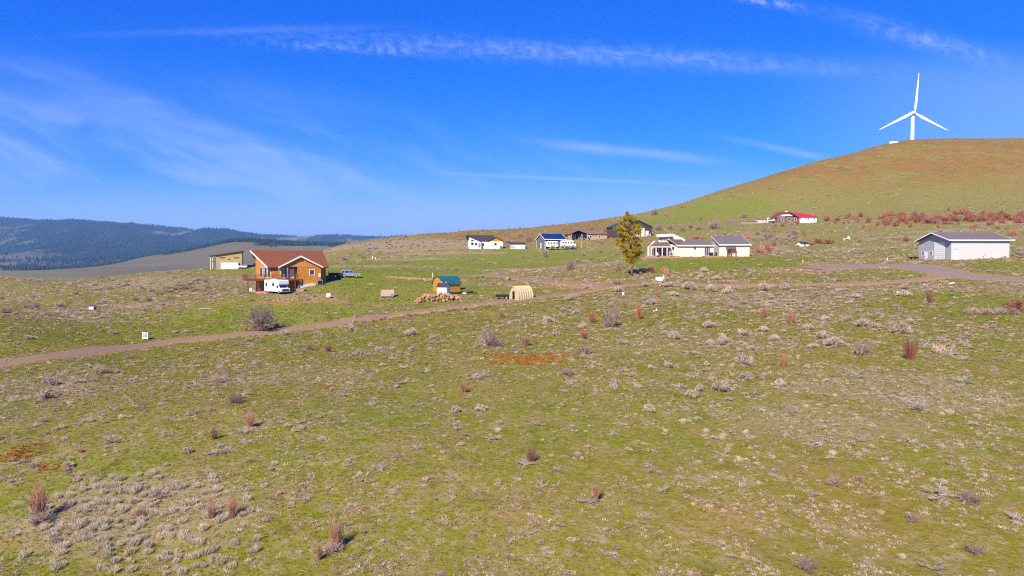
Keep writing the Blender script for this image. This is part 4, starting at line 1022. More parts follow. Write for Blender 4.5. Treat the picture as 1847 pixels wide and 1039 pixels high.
# ------------------------------------------------------------------ cream house
def cream_house():
    e = empty('cream_house', P(1175, 462.3, 199), R(-2), 'long cream stucco house with slate roofs and porch', 'house')
    s = 199 / F                                              # metres per photo pixel at this distance
    def X(px): return (px - 1175) * s
    def Z(py): return (462.3 - py) * s
    # right wing (shed roof)
    x0, x1 = X(1296), X(1349.5)
    MB().box(x0, x1, 0, .16, -1.2, Z(441.5)).build('front_wall', CREAM, e)
    for a in (x0, x1 - .16): MB().prism([(.16, -1.2), (8.2, -1.2), (8.2, Z(425.5)), (.16, Z(442))], 'x', a, a + .16).build('side_wall', PALEST, e)
    MB().box(x0 + .16, x1 - .16, 8.04, 8.2, -1.2, Z(425.5)).build('back_wall', PALEST, e)
    MB().slab([(x0 - .25, -.6, Z(441)), (x1 + .3, -.6, Z(441)), (x1 + .3, 8.4, Z(424)), (x0 - .25, 8.4, Z(424))], .16).build('roof', SLATE, e)
    MB().box(x0 - .3, x1 + .35, -.66, -.603, Z(443), Z(440.8)).build('fascia', FASCIA, e)
    for a in (x0 - .31, x1 + .303): MB().prism([(-.6, Z(441) - .3), (8.4, Z(424) - .3), (8.4, Z(424) + .05), (-.6, Z(441) + .05)], 'x', a, a + .055).build('barge_board', FASCIA, e)
    # garden lean-to on the wing
    t = MB().slab([(X(1307), -1.5, Z(448.2)), (X(1324), -1.5, Z(448.2)), (X(1324), -.01, Z(445)), (X(1307), -.01, Z(445))], .12).build('awning', SLATE2, e)
    for a in (1308, 1315, 1323): MB().box(X(a) - .08, X(a) + .08, -1.4, -1.24, -.3, Z(448.6)).build('awning_post', DECKWOOD, e)
    for z in (.9, 1.7): MB().box(X(1307), X(1324), -1.42, -1.3, z, z + .14).build('awning_rail', DECKWOOD, e)
    MB().box(X(1312), X(1316), -.05, -.003, 0, 2.0).build('door', GREYP, e)
    # middle wing (hip-ended)
    m0, m1 = X(1222), X(1286)
    MB().box(m0, m1, .1, .26, -1.2, Z(443)).build('front_wall', CREAM, e)
    MB().box(m1 - .16, m1, .26, 7, -1.2, Z(443)).build('side_wall', PALEST, e)
    MB().slab([(m0 - .2, -.45, Z(442.5)), (m1 + .2, -.45, Z(442.5)), (X(1272.5), 6.0, Z(430.5)), (X(1243), 6.0, Z(430.5))], .15).build('roof', SLATE, e)
    MB().slab([(m1 + .2, -.45, Z(442.5) - .003), (m1 + .2, 9, Z(442.5) - .003), (X(1272.5), 6.0, Z(430.5) - .003)], .15).build('roof', SLATE, e)
    MB().slab([(X(1243), 6.0, Z(430.5) + .002), (X(1272.5), 6.0, Z(430.5) + .002), (m1 + .2, 11, Z(442.5)), (m0, 11, Z(442.5))], .15).build('roof', SLATE, e)
    MB().box(m0 - .25, m1 + .25, -.51, -.453, Z(444.4), Z(442.2)).build('fascia', FASCIA, e)
    window(e, X(1250), X(1255), Z(451), Z(444.5), .1, WHITE, .09)
    w = window(e, X(1269), X(1280), .05, Z(444.6), .1, WHITE, .12, mull=2); 
    # left gable facing the valley, with the porch
    g0 = X(1206)
    MB().add([(g0, -1.0, -1.2), (m0, .1, -1.2), (m0, .1, Z(443)), (g0, 2.4, Z(430.5)), (g0, -1.0, Z(441)), (g0, 4.5, -1.2)], [(0, 1, 2, 3, 4), (0, 4, 3, 5)]).build('gable_wall', PALEST, e)
    MB().box(g0 + .02, m0 - .01, .05, .2, -1.2, Z(441)).build('gable_base_wall', PALEST, e)
    window(e, X(1211), X(1216.5), Z(451.5), Z(444.2), .05, WHITE, .1)
    MB().slab([(m0 - .2, -.45, Z(442.3)), (X(1243), 6.0, Z(430.3)), (X(1207), 6.0, Z(430.3)), (g0 - .2, -1.0, Z(431.5) - .3)][::-1], .15).build('roof', SLATE2, e)
    MB().prism([(g0 - .3, Z(430.4)), (m0 - .15, Z(442.8)), (m0 - .15, Z(444.2)), (g0 - .3, Z(431.8))], 'y', -.56, -.5).build('barge_board', FASCIA, e)
    # porch roof
    p0, p1 = X(1171), X(1206.5)
    MB().slab([(p0, -2.2, Z(446)), (p1, -2.2, Z(444.5)), (p1, 2.2, Z(436)), (X(1181), 2.2, Z(437))], .14).build('porch_roof', SLATE2, e)
    MB().box(p0, p1, -2.27, -2.21, Z(446.6), Z(445)).build('fascia', FASCIA, e)
    for a in (1173, 1181, 1192, 1200.5): MB().box(X(a) - .12, X(a) + .12, -2.1, -1.86, -1, Z(445.8)).build('porch_post', FASCIA, e)
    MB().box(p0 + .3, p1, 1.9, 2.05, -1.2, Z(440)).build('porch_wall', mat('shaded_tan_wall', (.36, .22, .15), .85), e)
    for a, b in ((1176, 1181), (1184, 1190), (1195, 1200)): window(e, X(a), X(b), .1, 2.2, 1.9, WHITE, .1)
    MB().prism([(X(1170), -1.2), (X(1183), -1.2), (X(1183), Z(434)), (X(1181), Z(434)), (X(1170), Z(445))], 'y', 2.1, 2.26).build('end_wall', PALEST, e)
    # upper clerestory block
    c0, c1 = X(1188), X(1217)
    MB().box(X(1192), X(1213), 4.0, 4.15, Z(438), Z(427)).build('clerestory_wall', PALEST, e)
    for i in range(7): window(e, X(1193.5 + i * 2.7), X(1195.8 + i * 2.7), Z(434), Z(428.4), 4.0, WHITE, .06)
    MB().slab([(c0, 3.0, Z(425.2)), (c1, 3.0, Z(423.5)), (c1, 5.5, Z(422)), (c0, 5.5, Z(423))], .35).build('clerestory_roof', FASCIA, e)
    MB().prism([(X(1211), Z(436)), (X(1241), Z(436)), (X(1241), Z(431.5)), (X(1218), Z(421.5)), (X(1213), Z(421.5))], 'y', 4.3, 4.46).build('parapet_wall', PALEST, e)
    MB().prism([(X(1240), Z(431.8)), (X(1218), Z(421.8)), (X(1188), Z(423.2)), (X(1188), Z(422.4)), (X(1218), Z(420.8)), (X(1241), Z(431))], 'y', 4.2, 4.28).build('barge_board', FASCIA, e)
    # patio paving
    for nm, a, b in (('patio', 1160, 1222), ('patio', 1265, 1298)):
        q = MB().box(X(a), X(b), -3.6, .05, -.6, .10).build(nm, mat('terracotta_paving', (.40, .22, .15), .9, .3, 4), e)
    # garden furniture
    def lounge(px, label, m):
        p = P(px, 461.5, 195); c = empty('garden_chair', (p.x, p.y, e.location.z + .1), R(20), label, 'chair')
        MB().box(-.35, .35, -.35, .35, .3, .42).build('seat', m, c); MB().box(-.35, .35, .27, .36, .42, .95).build('backrest', m, c)
        for a in (-.3, .3):
            for b in (-.3, .3): MB().box(a - .03, a + .03, b - .03, b + .03, 0, .3).build('leg', m, c)
    lounge(1186, 'white garden chair under the porch of the cream house', WHITE)
    lounge(1211.5, 'dark garden chair beside the small gable window of the cream house', DECKWOOD)
    p = P(1286, 461.5, 196); c = empty('patio_table', (p.x, p.y, e.location.z + .1), 0, 'dark round patio table beside the glass doors of the cream house', 'table')
    MB().tube([(0, 0, .68), (0, 0, .74)], .75, 14).build('tabletop', BLACK, c); MB().tube([(0, 0, 0), (0, 0, .68)], .06, 6).build('leg', BLACK, c)
    for a in range(3):
        k = a * 2.1
        MB().box(math.cos(k) * .95 - .2, math.cos(k) * .95 + .2, math.sin(k) * .95 - .2, math.sin(k) * .95 + .2, .0, 1.0).build('stool', BLACK, c)
cream_house()

# ------------------------------------------------------------------ red roof house and outbuildings
def red_house():
    Y = 368; s = Y / F
    def X(px): return (px - 1440) * s
    def Z(py): return (400.0 - py) * s
    e = empty('red_roof_house', P(1440, 400, Y), R(3), 'white house with crimson metal roof on the hillside bench', 'house')
    MB().box(X(1442.5), X(1474), 0, .15, -1.6, Z(391.5)).build('front_wall', WHITE, e)
    MB().box(X(1474) - .15, X(1474), .15, 9, -1.6, Z(391.5)).build('side_wall', WHITE, e); MB().box(X(1396), X(1474), 9, 9.15, -1.6, Z(391)).build('back_wall', WHITE, e)
    MB().slab([(X(1440), -.5, Z(391.3)), (X(1477.5), -.5, Z(391.3)), (X(1449), 5.5, Z(382.3)), (X(1424), 5.5, Z(382.3))], .16).build('roof', REDMETAL, e)
    MB().slab([(X(1424), 5.5, Z(382.3) + .004), (X(1449), 5.5, Z(382.3) + .004), (X(1477.5), 10, Z(391.3)), (X(1430), 10, Z(391.3))], .16).build('roof', REDMETAL, e)
    MB().slab([(X(1477.5), -.5, Z(391.3) - .002), (X(1477.5), 10, Z(391.3) - .002), (X(1449), 5.5, Z(382.3))], .16).build('roof', REDMETAL, e)
    MB().prism([(X(1392), Z(395)), (X(1407.5), Z(382.6)), (X(1424), Z(382.2)), (X(1440), Z(391.4)), (X(1440), Z(393)), (X(1423), Z(384)), (X(1408), Z(384.4)), (X(1392), Z(396.4))], 'y', -1.2, 5.4).build('gable_roof', mat('rust_brown_roof', (.20, .05, .035), .8), e)
    MB().prism([(X(1402), Z(390)), (X(1409), Z(385)), (X(1423), Z(384.6)), (X(1430), Z(390))], 'y', -.1, .02).build('gable_wall', WHITE, e)
    MB().prism([(X(1396), -1.6), (X(1442), -1.6), (X(1442), Z(391.5)), (X(1396), Z(392.5))], 'y', -.25, -.11).build('stone_wall', STONEW, e)
    for a, b, z0, z1 in ((1409, 1412, .2, 2.0), (1420, 1426, .7, 2.0), (1432, 1436, .7, 2)): window(e, X(a), X(b), z0, z1, -.25, WHITE, .1)
    for a in (1443.5, 1453, 1458, 1469): window(e, X(a), X(a + 2), 1.2, 2.1, 0, GREYP, .1)
    for a in (1399, 1416, 1438): MB().box(X(a) - .12, X(a) + .12, -1.1, -.86, -1.6, Z(392)).build('porch_post', DECKWOOD, e)
    MB().box(X(1423), X(1427), 4.6, 5.6, Z(384), Z(379.7)).build('chimney', WHITE, e)
    e = empty('garden_shed', P(1367, 405, 366), R(4), 'low white shed with pale roof beside the red roof house', 'shed')
    MB().box(0, 5.6, 0, .12, -1.2, 1.6).build('front_wall', WHITE, e); MB().box(0, .12, .12, 3, -1.2, 1.9).build('side_wall', WHITE, e); MB().box(5.48, 5.6, .12, 3, -1.2, 1.9).build('side_wall', WHITE, e)
    MB().slab([(-.2, -.3, 1.65), (5.8, -.3, 1.65), (5.8, 3.2, 2.4), (-.2, 3.2, 2.4)], .12).build('roof', PALEST, e)
    for a in (1.9, 3.0, 4.1): window(e, a, a + .8, .4, 1.3, 0, WHITE, .09)
    e = empty('wood_pile', P(1337, 405, 360), R(6), 'long reddish stacked wood pile beside the low white shed', 'wood pile')
    for j in range(3):
        for i in range(15): MB().tube([(i * .62 - .2 + .3 * (j % 2), -.5, .25 + j * .5 ), (i * .62 - .2 + .3 * (j % 2), .6, .25 + j * .5)], .26, 6).build('log', PINK, e)
    MB().box(-.4, 9.0, -.6, .7, 1.6, 1.75).build('cover', mat('dark_rust_sheet', (.16, .05, .04)), e)
    e = empty('wire_pen', P(1316, 406.5, 356), R(5), 'blue grey panel pen at the end of the wood pile', 'pen')
    for i in range(3): MB().box(i * 1.6, i * 1.6 + 1.35, 0, .06, .1, 2.0).build('panel', GREYP, e)
    for i in range(4): MB().box(i * 1.6 - .17, i * 1.6 - .05, -.03, .09, -.5, 2.2).build('post', GREYWOOD, e)
    e = empty('pump_house', P(1445, 444, 260), R(20), 'tiny white gabled pump house below the red roof house', 'shed')
    gable_walls(e, 0, 3.6, 0, 2.3, 1.05, 1.65, WHITE, z0=-.5)
    gable_roof(e, -.2, 3.8, -.25, 2.55, 1.0, 1.75, .1, SHEDROOF)
    door(e, 1.4, 2.1, 0, .95, 0, GREYP)
red_house()

# ------------------------------------------------------------------ wind turbine
def turbine():
    Y = 850; hub = P(1650, 203, Y)
    bz = hz(hub.x, Y)
    e = empty('wind_turbine', (hub.x, Y + 4, bz), 0, 'tall white three bladed wind turbine behind the hill crest', 'wind turbine')
    h = hub.z - bz
    MB().tube([(0, 0, -3), (0, 0, h * .5), (0, 0, h - 1.6)], [2.7, 2.3, 1.75], 24).build('tower', TURB, e, smooth=True)
    m = MB().prism([(-2.2, -1.7), (5.5, -1.7), (6.5, -.6), (6.5, 1.6), (5.8, 2.1), (-1.6, 2.1), (-2.2, 1.2)], 'x', -1.7, 1.7)
    m.build('nacelle', TURB, e, loc=(0, 0, h))
    pr = MB(); pts = [(0, -5.6, 0), (0, -5.2, 0), (0, -4.4, 0), (0, -3.4, 0), (0, -2.25, 0)]
    pr.tube(pts, [.2, .9, 1.6, 1.9, 1.9], 16); pr.build('hub', TURB, e, smooth=True, loc=(0, 0, h))
    for ang in (5, 117.5, 244):
        b = MB(); n = 16; st = 14; L = 47.5
        for i in range(st + 1):
            t = i / st; r = 1.2 + t * L
            ch = 1.9 + 2.0 * min(t / .17, 1) * .7 if t < .17 else 2.9 * (1 - (t - .17) / .83) ** .85 + .4 * (1 - t) + .42
            th = ch * (.75 - .55 * min(t / .17, 1)) if t < .17 else ch * (.2 - .08 * t)
            tw = R(14) * (1 - t) ** 2
            for k in range(n):
                a = 2 * math.pi * k / n
                cx = ch * (.5 * math.cos(a) + .18); cy = th * .5 * math.sin(a)
                b.v.append((cx * math.cos(tw) - cy * math.sin(tw), cx * math.sin(tw) + cy * math.cos(tw), r))
        for i in range(st):
            for k in range(n): b.f.append((i * n + k, i * n + (k + 1) % n, (i + 1) * n + (k + 1) % n, (i + 1) * n + k))
        b.f.append(tuple(range(n))[::-1]); b.f.append(tuple(st * n + k for k in range(n)))
        o = b.build('blade', TURB, e, smooth=True, loc=(0, -3.6, h)); o.rotation_euler = (0, R(ang), 0)
    p = G(1616, 259)
    p = P(1607, 257.5, 592)
    e = empty('switch_cabinet', (p.x, p.y, hz(p.x, p.y)), R(10), 'long white cabinet on the hill crest beside the turbine', 'cabinet')
    MB().box(0, 7.2, 0, 2.2, -1.0, 1.9).build('body', WHITE, e); MB().box(-.15, 7.35, -.15, 2.35, 1.905, 2.05).build('roof', WHITE, e)
    for i in range(3): MB().box(.4 + i * 2.3, 2.4 + i * 2.3, -.05, -.003, .2, 1.6).build('door', WHITE, e)
turbine()

# ------------------------------------------------------------------ sheds by the road
def sheds():
    p = at(797, 138.3)
    e = empty('white_shed', p, R(-16), 'small white shed with charcoal roof behind the rock pile', 'shed')
    L, D = 2.15, 1.7
    gable_walls(e, -L / 2, L / 2, 0, D, 1.75, 2.35, WHITE, z0=-.6)
    gable_roof(e, -L / 2 - .1, L / 2 + .1, -.15, D + .15, 1.72, 2.5, .09, SHEDROOF)
    for a in (-.35, .55): MB().box(a - .08, a + .08, D / 2 - .08, D / 2 + .08, 2.5, 2.68).build('roof_vent', WHITE, e)
    door(e, .4, 1.2, .05, 1.6, L / 2, WHITE, 'x', 1)
    p = G(812, 526)
    e = empty('gambrel_shed', P(783, 529, 143), R(40), 'orange gambrel roof shed with teal metal roof', 'shed')
    # ridge along x, gable end at the left
    e.location = at(797, 141.6)
    L, D = 4.7, 3.4; prof = [(0, -.6), (D, -.6), (D, 1.75), (D - .55, 2.75), (D / 2, 3.25), (.55, 2.75), (0, 1.75)]
    for a, b in ((0, .1), (L - .1, L)): MB().prism(prof, 'x', a, b).build('gable_wall', ORANGE, e)
    MB().box(.1, L - .1, 0, .1, -.6, 1.75).build('front_wall', ORANGE, e); MB().box(.1, L - .1, D - .1, D, -.6, 1.75).build('back_wall', ORANGE, e)
    rp = [(-.22, 1.68), (.5, 2.88), (D / 2, 3.4), (D - .5, 2.88), (D + .22, 1.68)]
    for (a, b), k in zip(zip(rp[:-1], rp[1:]), range(4)):
        MB().slab([(-.15, a[0], a[1] + .001 * k), (L + .15, a[0], a[1] + .001 * k), (L + .15, b[0], b[1] + .001 * k), (-.15, b[0], b[1] + .001 * k)], .08).build('roof_panel', TEAL, e)
    MB().box(-.05, -.003, D / 2 - .25, D / 2 + .25, 2.6, 2.85).build('loft_vent', SANDW, e)
    door(e, D / 2 - .5, D / 2 + .5, 0, 1.9, 0, ORANGE, 'x', -1)
    # charred debris by the orange shed
    p = G(836, 529.5); c = empty('scrap_heap', p, R(6), 'dark flat scrap heap beside the orange shed', 'scrap')
    m = MB()
    for i in range(9): MB().box(-2.2 + i * .5, -1.7 + i * .5 + .25 * (i % 3), -.4 + .1 * (i % 4), .4 - .08 * (i % 3), -.1, .18 + .1 * ((i * 5) % 4)).build('scrap', BLACK if i != 4 else WHITE, c)
    # quonset shelter
    p = G(926, 541)
    e = empty('arched_shelter', (p.x, p.y, p.z), R(38), 'cream ribbed arched shelter with open doorway beside the road', 'shelter')
    # axis along x going right/back; the open end at x=0 faces left-front
    Rr = 1.35; Hh = 2.5; Ln = 4.0
    def arc(r, k=10): return [(-r * math.cos(math.pi * i / k), (Hh / Rr) * r * math.sin(math.pi * i / k)) for i in range(k + 1)]
    nr = 7
    for i in range(nr):
        a, b = Ln * i / nr, Ln * (i + 1) / nr
        m = MB(); o_, i_ = arc(Rr), arc(Rr - .06)
        def ring(x, pr): return [(x, y, z) for y, z in pr]
        mid = (a + b) / 2
        for x0, x1, r0, r1 in ((a, mid - .12, Rr, Rr), (mid - .12, mid, Rr, Rr + .13), (mid, mid + .12, Rr + .13, Rr), (mid + .12, b, Rr, Rr)):
            q0, q1 = arc(r0), arc(r1)
            for k in range(10): m.add([(x0, *q0[k]), (x1, *q1[k]), (x1, *q1[k + 1]), (x0, *q0[k + 1])], [(0, 1, 2, 3)])
        m.build('arch_panel', RIBTAN, e)
    fr = MB(); pr = arc(Rr - .02)
    dw, dh = .38, 1.65
    # end wall with doorway
    for sgn in (-1, 1):
        pts = [q for q in pr if (q[0] <= -dw if sgn < 0 else q[0] >= dw)]
        zc = (Hh / Rr) * math.sqrt((Rr - .02) ** 2 - dw ** 2)
        poly = [(-Rr + .02, -.4)] + pts + [(-dw, zc), (-dw, -.4)] if sgn < 0 else [(dw, -.4), (dw, zc)] + pts + [(Rr - .02, -.4)]
        MB().prism(poly, 'x', .02, .08).build('end_wall', RIBTAN, e)
    zc = (Hh / Rr) * math.sqrt((Rr - .02) ** 2 - (dw) ** 2)
    MB().prism([(-dw, dh), (dw, dh), (dw, zc), (0, Hh - .04), (-dw, zc)], 'x', .02, .08).build('end_wall', RIBTAN, e)
    MB().prism([(-Rr + .02, -.4)] + pr + [(Rr - .02, -.4)], 'x', Ln - .08, Ln - .02).build('end_wall', RIBTAN, e)
    MB().box(.6, .95, -.15, .25, 0, .5).build('bucket', WHITE, e)
    p = G(907, 539.5)
    t = empty('flatbed_trailer', p, R(8), 'small dark flatbed trailer parked beside the cream shelter', 'trailer')
    MB().box(-1.3, 1.3, -.7, .7, .42, .55).build('bed', BLACK, t)
    for a in (-.7, .66): MB().box(-1.3, 1.3, a, a + .04, .55, .85).build('side_panel', BLACK, t)
    for s_ in (-1, 1): wheel(t, .6, s_ * .8, .3, .3, .18)
    MB().tube([(-1.3, 0, .45), (-2.0, 0, .4)], .05, 6).build('drawbar', BLACK, t)
    # pale open trailer / crate in the field
    p = G(700, 536)
    t = empty('board_trailer', p, R(6), 'faded pinkish wooden crate standing alone in the green field', 'crate')
    for i in range(4): MB().box(-1.35, 1.2, -.6, -.54, .25 + i * .32, .25 + i * .32 + .29).build('board', PINK, t)
    for i in range(4): MB().box(-1.35, 1.2, .54, .6, .25 + i * .32, .25 + i * .32 + .29).build('board', PINK, t)
    MB().box(-1.35, 1.2, -.535, .535, .15, .24).build('floor', PINK, t)
    for a in (-1.42, 1.21): MB().box(a, a + .06, -.6, .6, .2, 1.5).build('end_panel', PINK, t)
    for s_ in (-1, 1): wheel(t, .9, s_ * .72, .28, .28, .16)
sheds()

def rock_mesh(seed, mt):
    r = random.Random(seed); m = MB()
    import bmesh
    bm = bmesh.new(); bmesh.ops.create_icosphere(bm, subdivisions=1, radius=1)
    for v in bm.verts: v.co *= r.uniform(.72, 1.15); v.co.z *= .75
    me = bpy.data.meshes.new('rock'); bm.to_mesh(me); bm.free(); me.materials.append(mt); return me
ROCKS = [rock_mesh(i, ROCK) for i in range(6)]; PROCKS = [rock_mesh(20 + i, PALEROCK) for i in range(5)]
def rocks():
    p = G(790, 543)
    e = empty('rock_pile', p, 0, 'heap of orange tan rocks in front of the white shed', 'rock pile')
    for i in range(230):
        t = random.uniform(-1, 1); x = t * 4.6; y = random.gauss(0, .75); hmax = 1.7 * (1 - t * t) ** .7 * math.exp(-(y / 1.2) ** 2)
        z = random.uniform(.0, 1) ** .5 * hmax; s = random.uniform(.13, .32)
        o = bpy.data.objects.new('rock', random.choice(ROCKS)); COL.objects.link(o); o.parent = e
        o.location = (x, y, z + hz(p.x + x, p.y + y) - p.z); o.rotation_euler = (random.uniform(0, 6), random.uniform(0, 6), random.uniform(0, 6)); o.scale = (s * random.uniform(.8, 1.5), s, s)
    # gravel bank behind
    e = empty('rock_pile', G(740, 503), 0, 'low pale gravel bank behind the orange shed', 'rock bank'); p = e.location
    for i in range(120):
        x = random.uniform(-5.5, 5.5); y = random.gauss(0, .6); s = random.uniform(.12, .28)
        o = bpy.data.objects.new('rock', random.choice(ROCKS)); COL.objects.link(o); o.parent = e
        o.location = (x, y, hz(p.x + x, p.y + y) - p.z + .05); o.rotation_euler = (random.uniform(0, 6), random.uniform(0, 6), 0); o.scale = (s * 1.3, s, s)
    # loose stones
    def stones(lst, label, group, meshes, s0, s1):
        for px, py in lst:
            q = G(px, py); s = random.uniform(s0, s1)
            o = bpy.data.objects.new('field_stone', random.choice(meshes)); COL.objects.link(o)
            o.location = (q.x, q.y, q.z + s * .25); o.rotation_euler = (random.uniform(-.4, .4), random.uniform(-.4, .4), random.uniform(0, 6)); o.scale = (s * random.uniform(.9, 1.6), s, s * .8)
            tag(o, label, 'stone', group)
    R2 = random.Random(5)
    stones([(R2.uniform(900, 1090), 506 + R2.uniform(-1, 9)) for _ in range(26)], 'orange tan stone along the cut bank behind the cream shelter', 'stones along the cut bank', ROCKS, .2, .42)
    stones([(R2.gauss(1520, 28), R2.gauss(412, 6)) for _ in range(22)], 'pale stone on the hillside below the red shrubs', 'pale hillside stones', PROCKS, .25, .55)
    stones([(R2.uniform(500, 575), 538 + R2.uniform(-2, 5)) for _ in range(34)], 'tan stone in the rubble strip below the motorhome', 'rubble stones below the motorhome', ROCKS, .14, .3)
    stones([(R2.uniform(1220, 1470), R2.uniform(500, 521)) for _ in range(14)], 'tan stone in the bare soil along the dirt track', 'stones along the dirt track', ROCKS, .15, .28)
    stones([(R2.uniform(1230, 1600), R2.uniform(800, 1010)) for _ in range(40)] + [(R2.uniform(620, 1230), R2.uniform(690, 1030)) for _ in range(30)], 'small pale stone lying in the open grass slope', 'small stones in the grass', PROCKS, .04, .09)
    stones([(1787, 469.5), (1783, 471), (1740, 471.5), (1733, 472), (1736, 470.5)], 'pale stone beside the driveway in front of the barn', 'stones by the barn driveway', PROCKS, .25, .4)
    stones([(915, 505)], 'large round boulder beside the gravel track bend', None, PROCKS, 1.0, 1.1)
    for i in range(40):
        k = random.uniform(0, 1); pl, hw = ROADS['main']; j = int(k * (len(pl) - 2)); a = pl[j]; t = pl[j + 1] - a; t /= np.linalg.norm(t)
        off = (hw + random.uniform(.2, 1.6)) * random.choice((-1, 1, 1)); x, y = a[0] - t[1] * off, a[1] + t[0] * off
        s = random.uniform(.08, .2); o = bpy.data.objects.new('roadside_stone', random.choice(ROCKS)); COL.objects.link(o)
        o.location = (x, y, hz(x, y) + s * .3); o.scale = (s * 1.3, s, s * .8); o.rotation_euler = (0, 0, random.uniform(0, 6)); tag(o, 'small tan stone on the shoulder of the gravel road', 'stone', 'roadside stones')
rocks()

# ------------------------------------------------------------------ signs, posts, boxes
def small_things():
    p = G(262, 613)
    e = empty('sale_sign', p, R(-14), 'square white and grey sign board beside the gravel road', 'sign')
    MB().box(-.5, .5, -.03, .03, .15, 1.12).build('board', WHITE, e)
    g = MB().box(-.46, .36, -.045, -.031, .42, 1.08).build('printed_panel', mat('grey_green_print', (.25, .30, .29)), e)
    for a, b, c, d in ((-.42, -.24, .55, .7), (-.1, .06, .78, .95), (-.44, -.3, .85, .98)): MB().box(a, b, -.052, -.046, c, d).build('printed_mark', WHITE, g)
    for a in (-.5, .44): MB().box(a, a + .07, .032, .1, -.3, 1.18).build('post', WHITE, e)
    p = G(1190, 506.5); e = empty('utility_box', p, R(-6), 'white utility box standing near the pine tree', 'utility box')
    MB().box(-.85, .6, -.4, .4, 0, .72).build('cabinet', WHITE, e); MB().box(-.9, .65, -.45, .45, .722, .78).build('lid', WHITE, e)
    p = G(1197, 504); e = empty('marker_post', p, 0, 'white marker post beside the white utility box', 'post'); MB().box(-.09, .09, -.09, .09, -.2, .85).build('post', WHITE, e); MB().box(-.11, .11, -.11, .11, .851, .9).build('cap', WHITE, e)
    def post(px, py, h, label, m=WHITE, w=.07):
        e = empty('marker_post', G(px, py), 0, label, 'post'); MB().box(-w, w, -w, w, -.2, h).build('post', m, e); MB().box(-w - .02, w + .02, -w - .02, w + .02, h + .001, h + .05).build('cap', m, e)
    post(1124, 532, .42, 'short white marker beside the gravel road among red shrubs', WHITE, .18)
    post(1448, 473.5, .65, 'white post standing on the lawn near the bare orange soil')
    post(1600, 471, .75, 'thin white post on the orange soil left of the barn')
    post(780, 500, 1.1, 'thin pale post behind the orange shed', FASCIA)
    post(672, 467, .8, 'taller of two white posts on the pale hillside track', WHITE, .16); post(677.5, 467.5, .5, 'shorter of two white posts on the pale hillside track', WHITE, .14)
    post(323, 485, 1.3, 'wooden post on the grassy crest beside the tan garage', SANDW, .12)
    post(1434, 444, 1.0, 'wooden post beside the tiny pump house', SANDW, .1)
    p = G(167, 559); e = empty('utility_box', p, R(20), 'small white and dark box at the edge of the dry gully', 'box')
    MB().box(-.55, .25, -.4, .4, 0, .6).build('body', WHITE, e); MB().box(.252, .6, -.4, .4, 0, .62).build('end', BLACK, e); MB().box(-.57, .27, -.42, .42, .602, .64).build('lid', mat('pale_green', (.4, .5, .42)), e)
    p = G(372, 558); e = empty('board_pile', p, R(25), 'weathered grey boards lying in the green field', 'boards')
    for i in range(5): MB().box(-1.4 + .2 * i, 1.5 + .1 * i, -.8 + i * .35, -.8 + i * .35 + .3, .05 + .05 * i, .12 + .05 * i).build('board', GREYWOOD if i != 1 else WHITE, e)
    p = G(593, 538); e = empty('water_tank', p, R(15), 'small white tank with dark opening in the green field', 'tank')
    MB().tube([(-.45, 0, .5), (-.35, 0, .5), (.35, 0, .5), (.45, 0, .5)], [.35, .48, .48, .35], 12).build('body', WHITE, e, smooth=True); MB().tube([(.452, 0, .5), (.5, 0, .5)], .22, 10).build('opening', BLACK, e)
    for a in (-.25, .25): MB().box(a - .05, a + .05, -.3, .3, -.05, .15).build('cradle', GREYWOOD, e)
    p = G(1186, 562); e = empty('irrigation_pipe', p, R(35), 'bent white pipe lying in the grass behind the sagebrush', 'pipe')
    MB().tube([(-.9, 0, .1), (0, .1, .12), (.7, .9, .35)], .08, 8).build('pipe', WHITE, e); MB().tube([(.7, .9, .35), (.78, 1.0, .4)], .11, 8).build('coupling', BLACK, e)
    p = G(1527, 433); e = empty('garden_bench', p, R(10), 'white bench on the pale hillside track', 'bench')
    MB().box(-1.4, 1.4, -.3, .3, .45, .6).build('seat', WHITE, e); MB().box(.6, 1.4, .2, .3, .6, 1.5).build('backrest', WHITE, e)
    for a in (-1.2, 1.2): MB().box(a - .1, a + .1, -.25, .25, -.2, .45).build('leg', WHITE, e)
    p = G(1716, 513); e = empty('broken_pipe', p, R(15), 'white broken pipe beside the track below the barn', 'pipe')
    MB().tube([(-.6, 0, .1), (.5, 0, .3)], .12, 8).build('pipe', WHITE, e); MB().tube([(.5, 0, .3), (.7, .1, .2)], .14, 8).build('elbow', WHITE, e)
small_things()

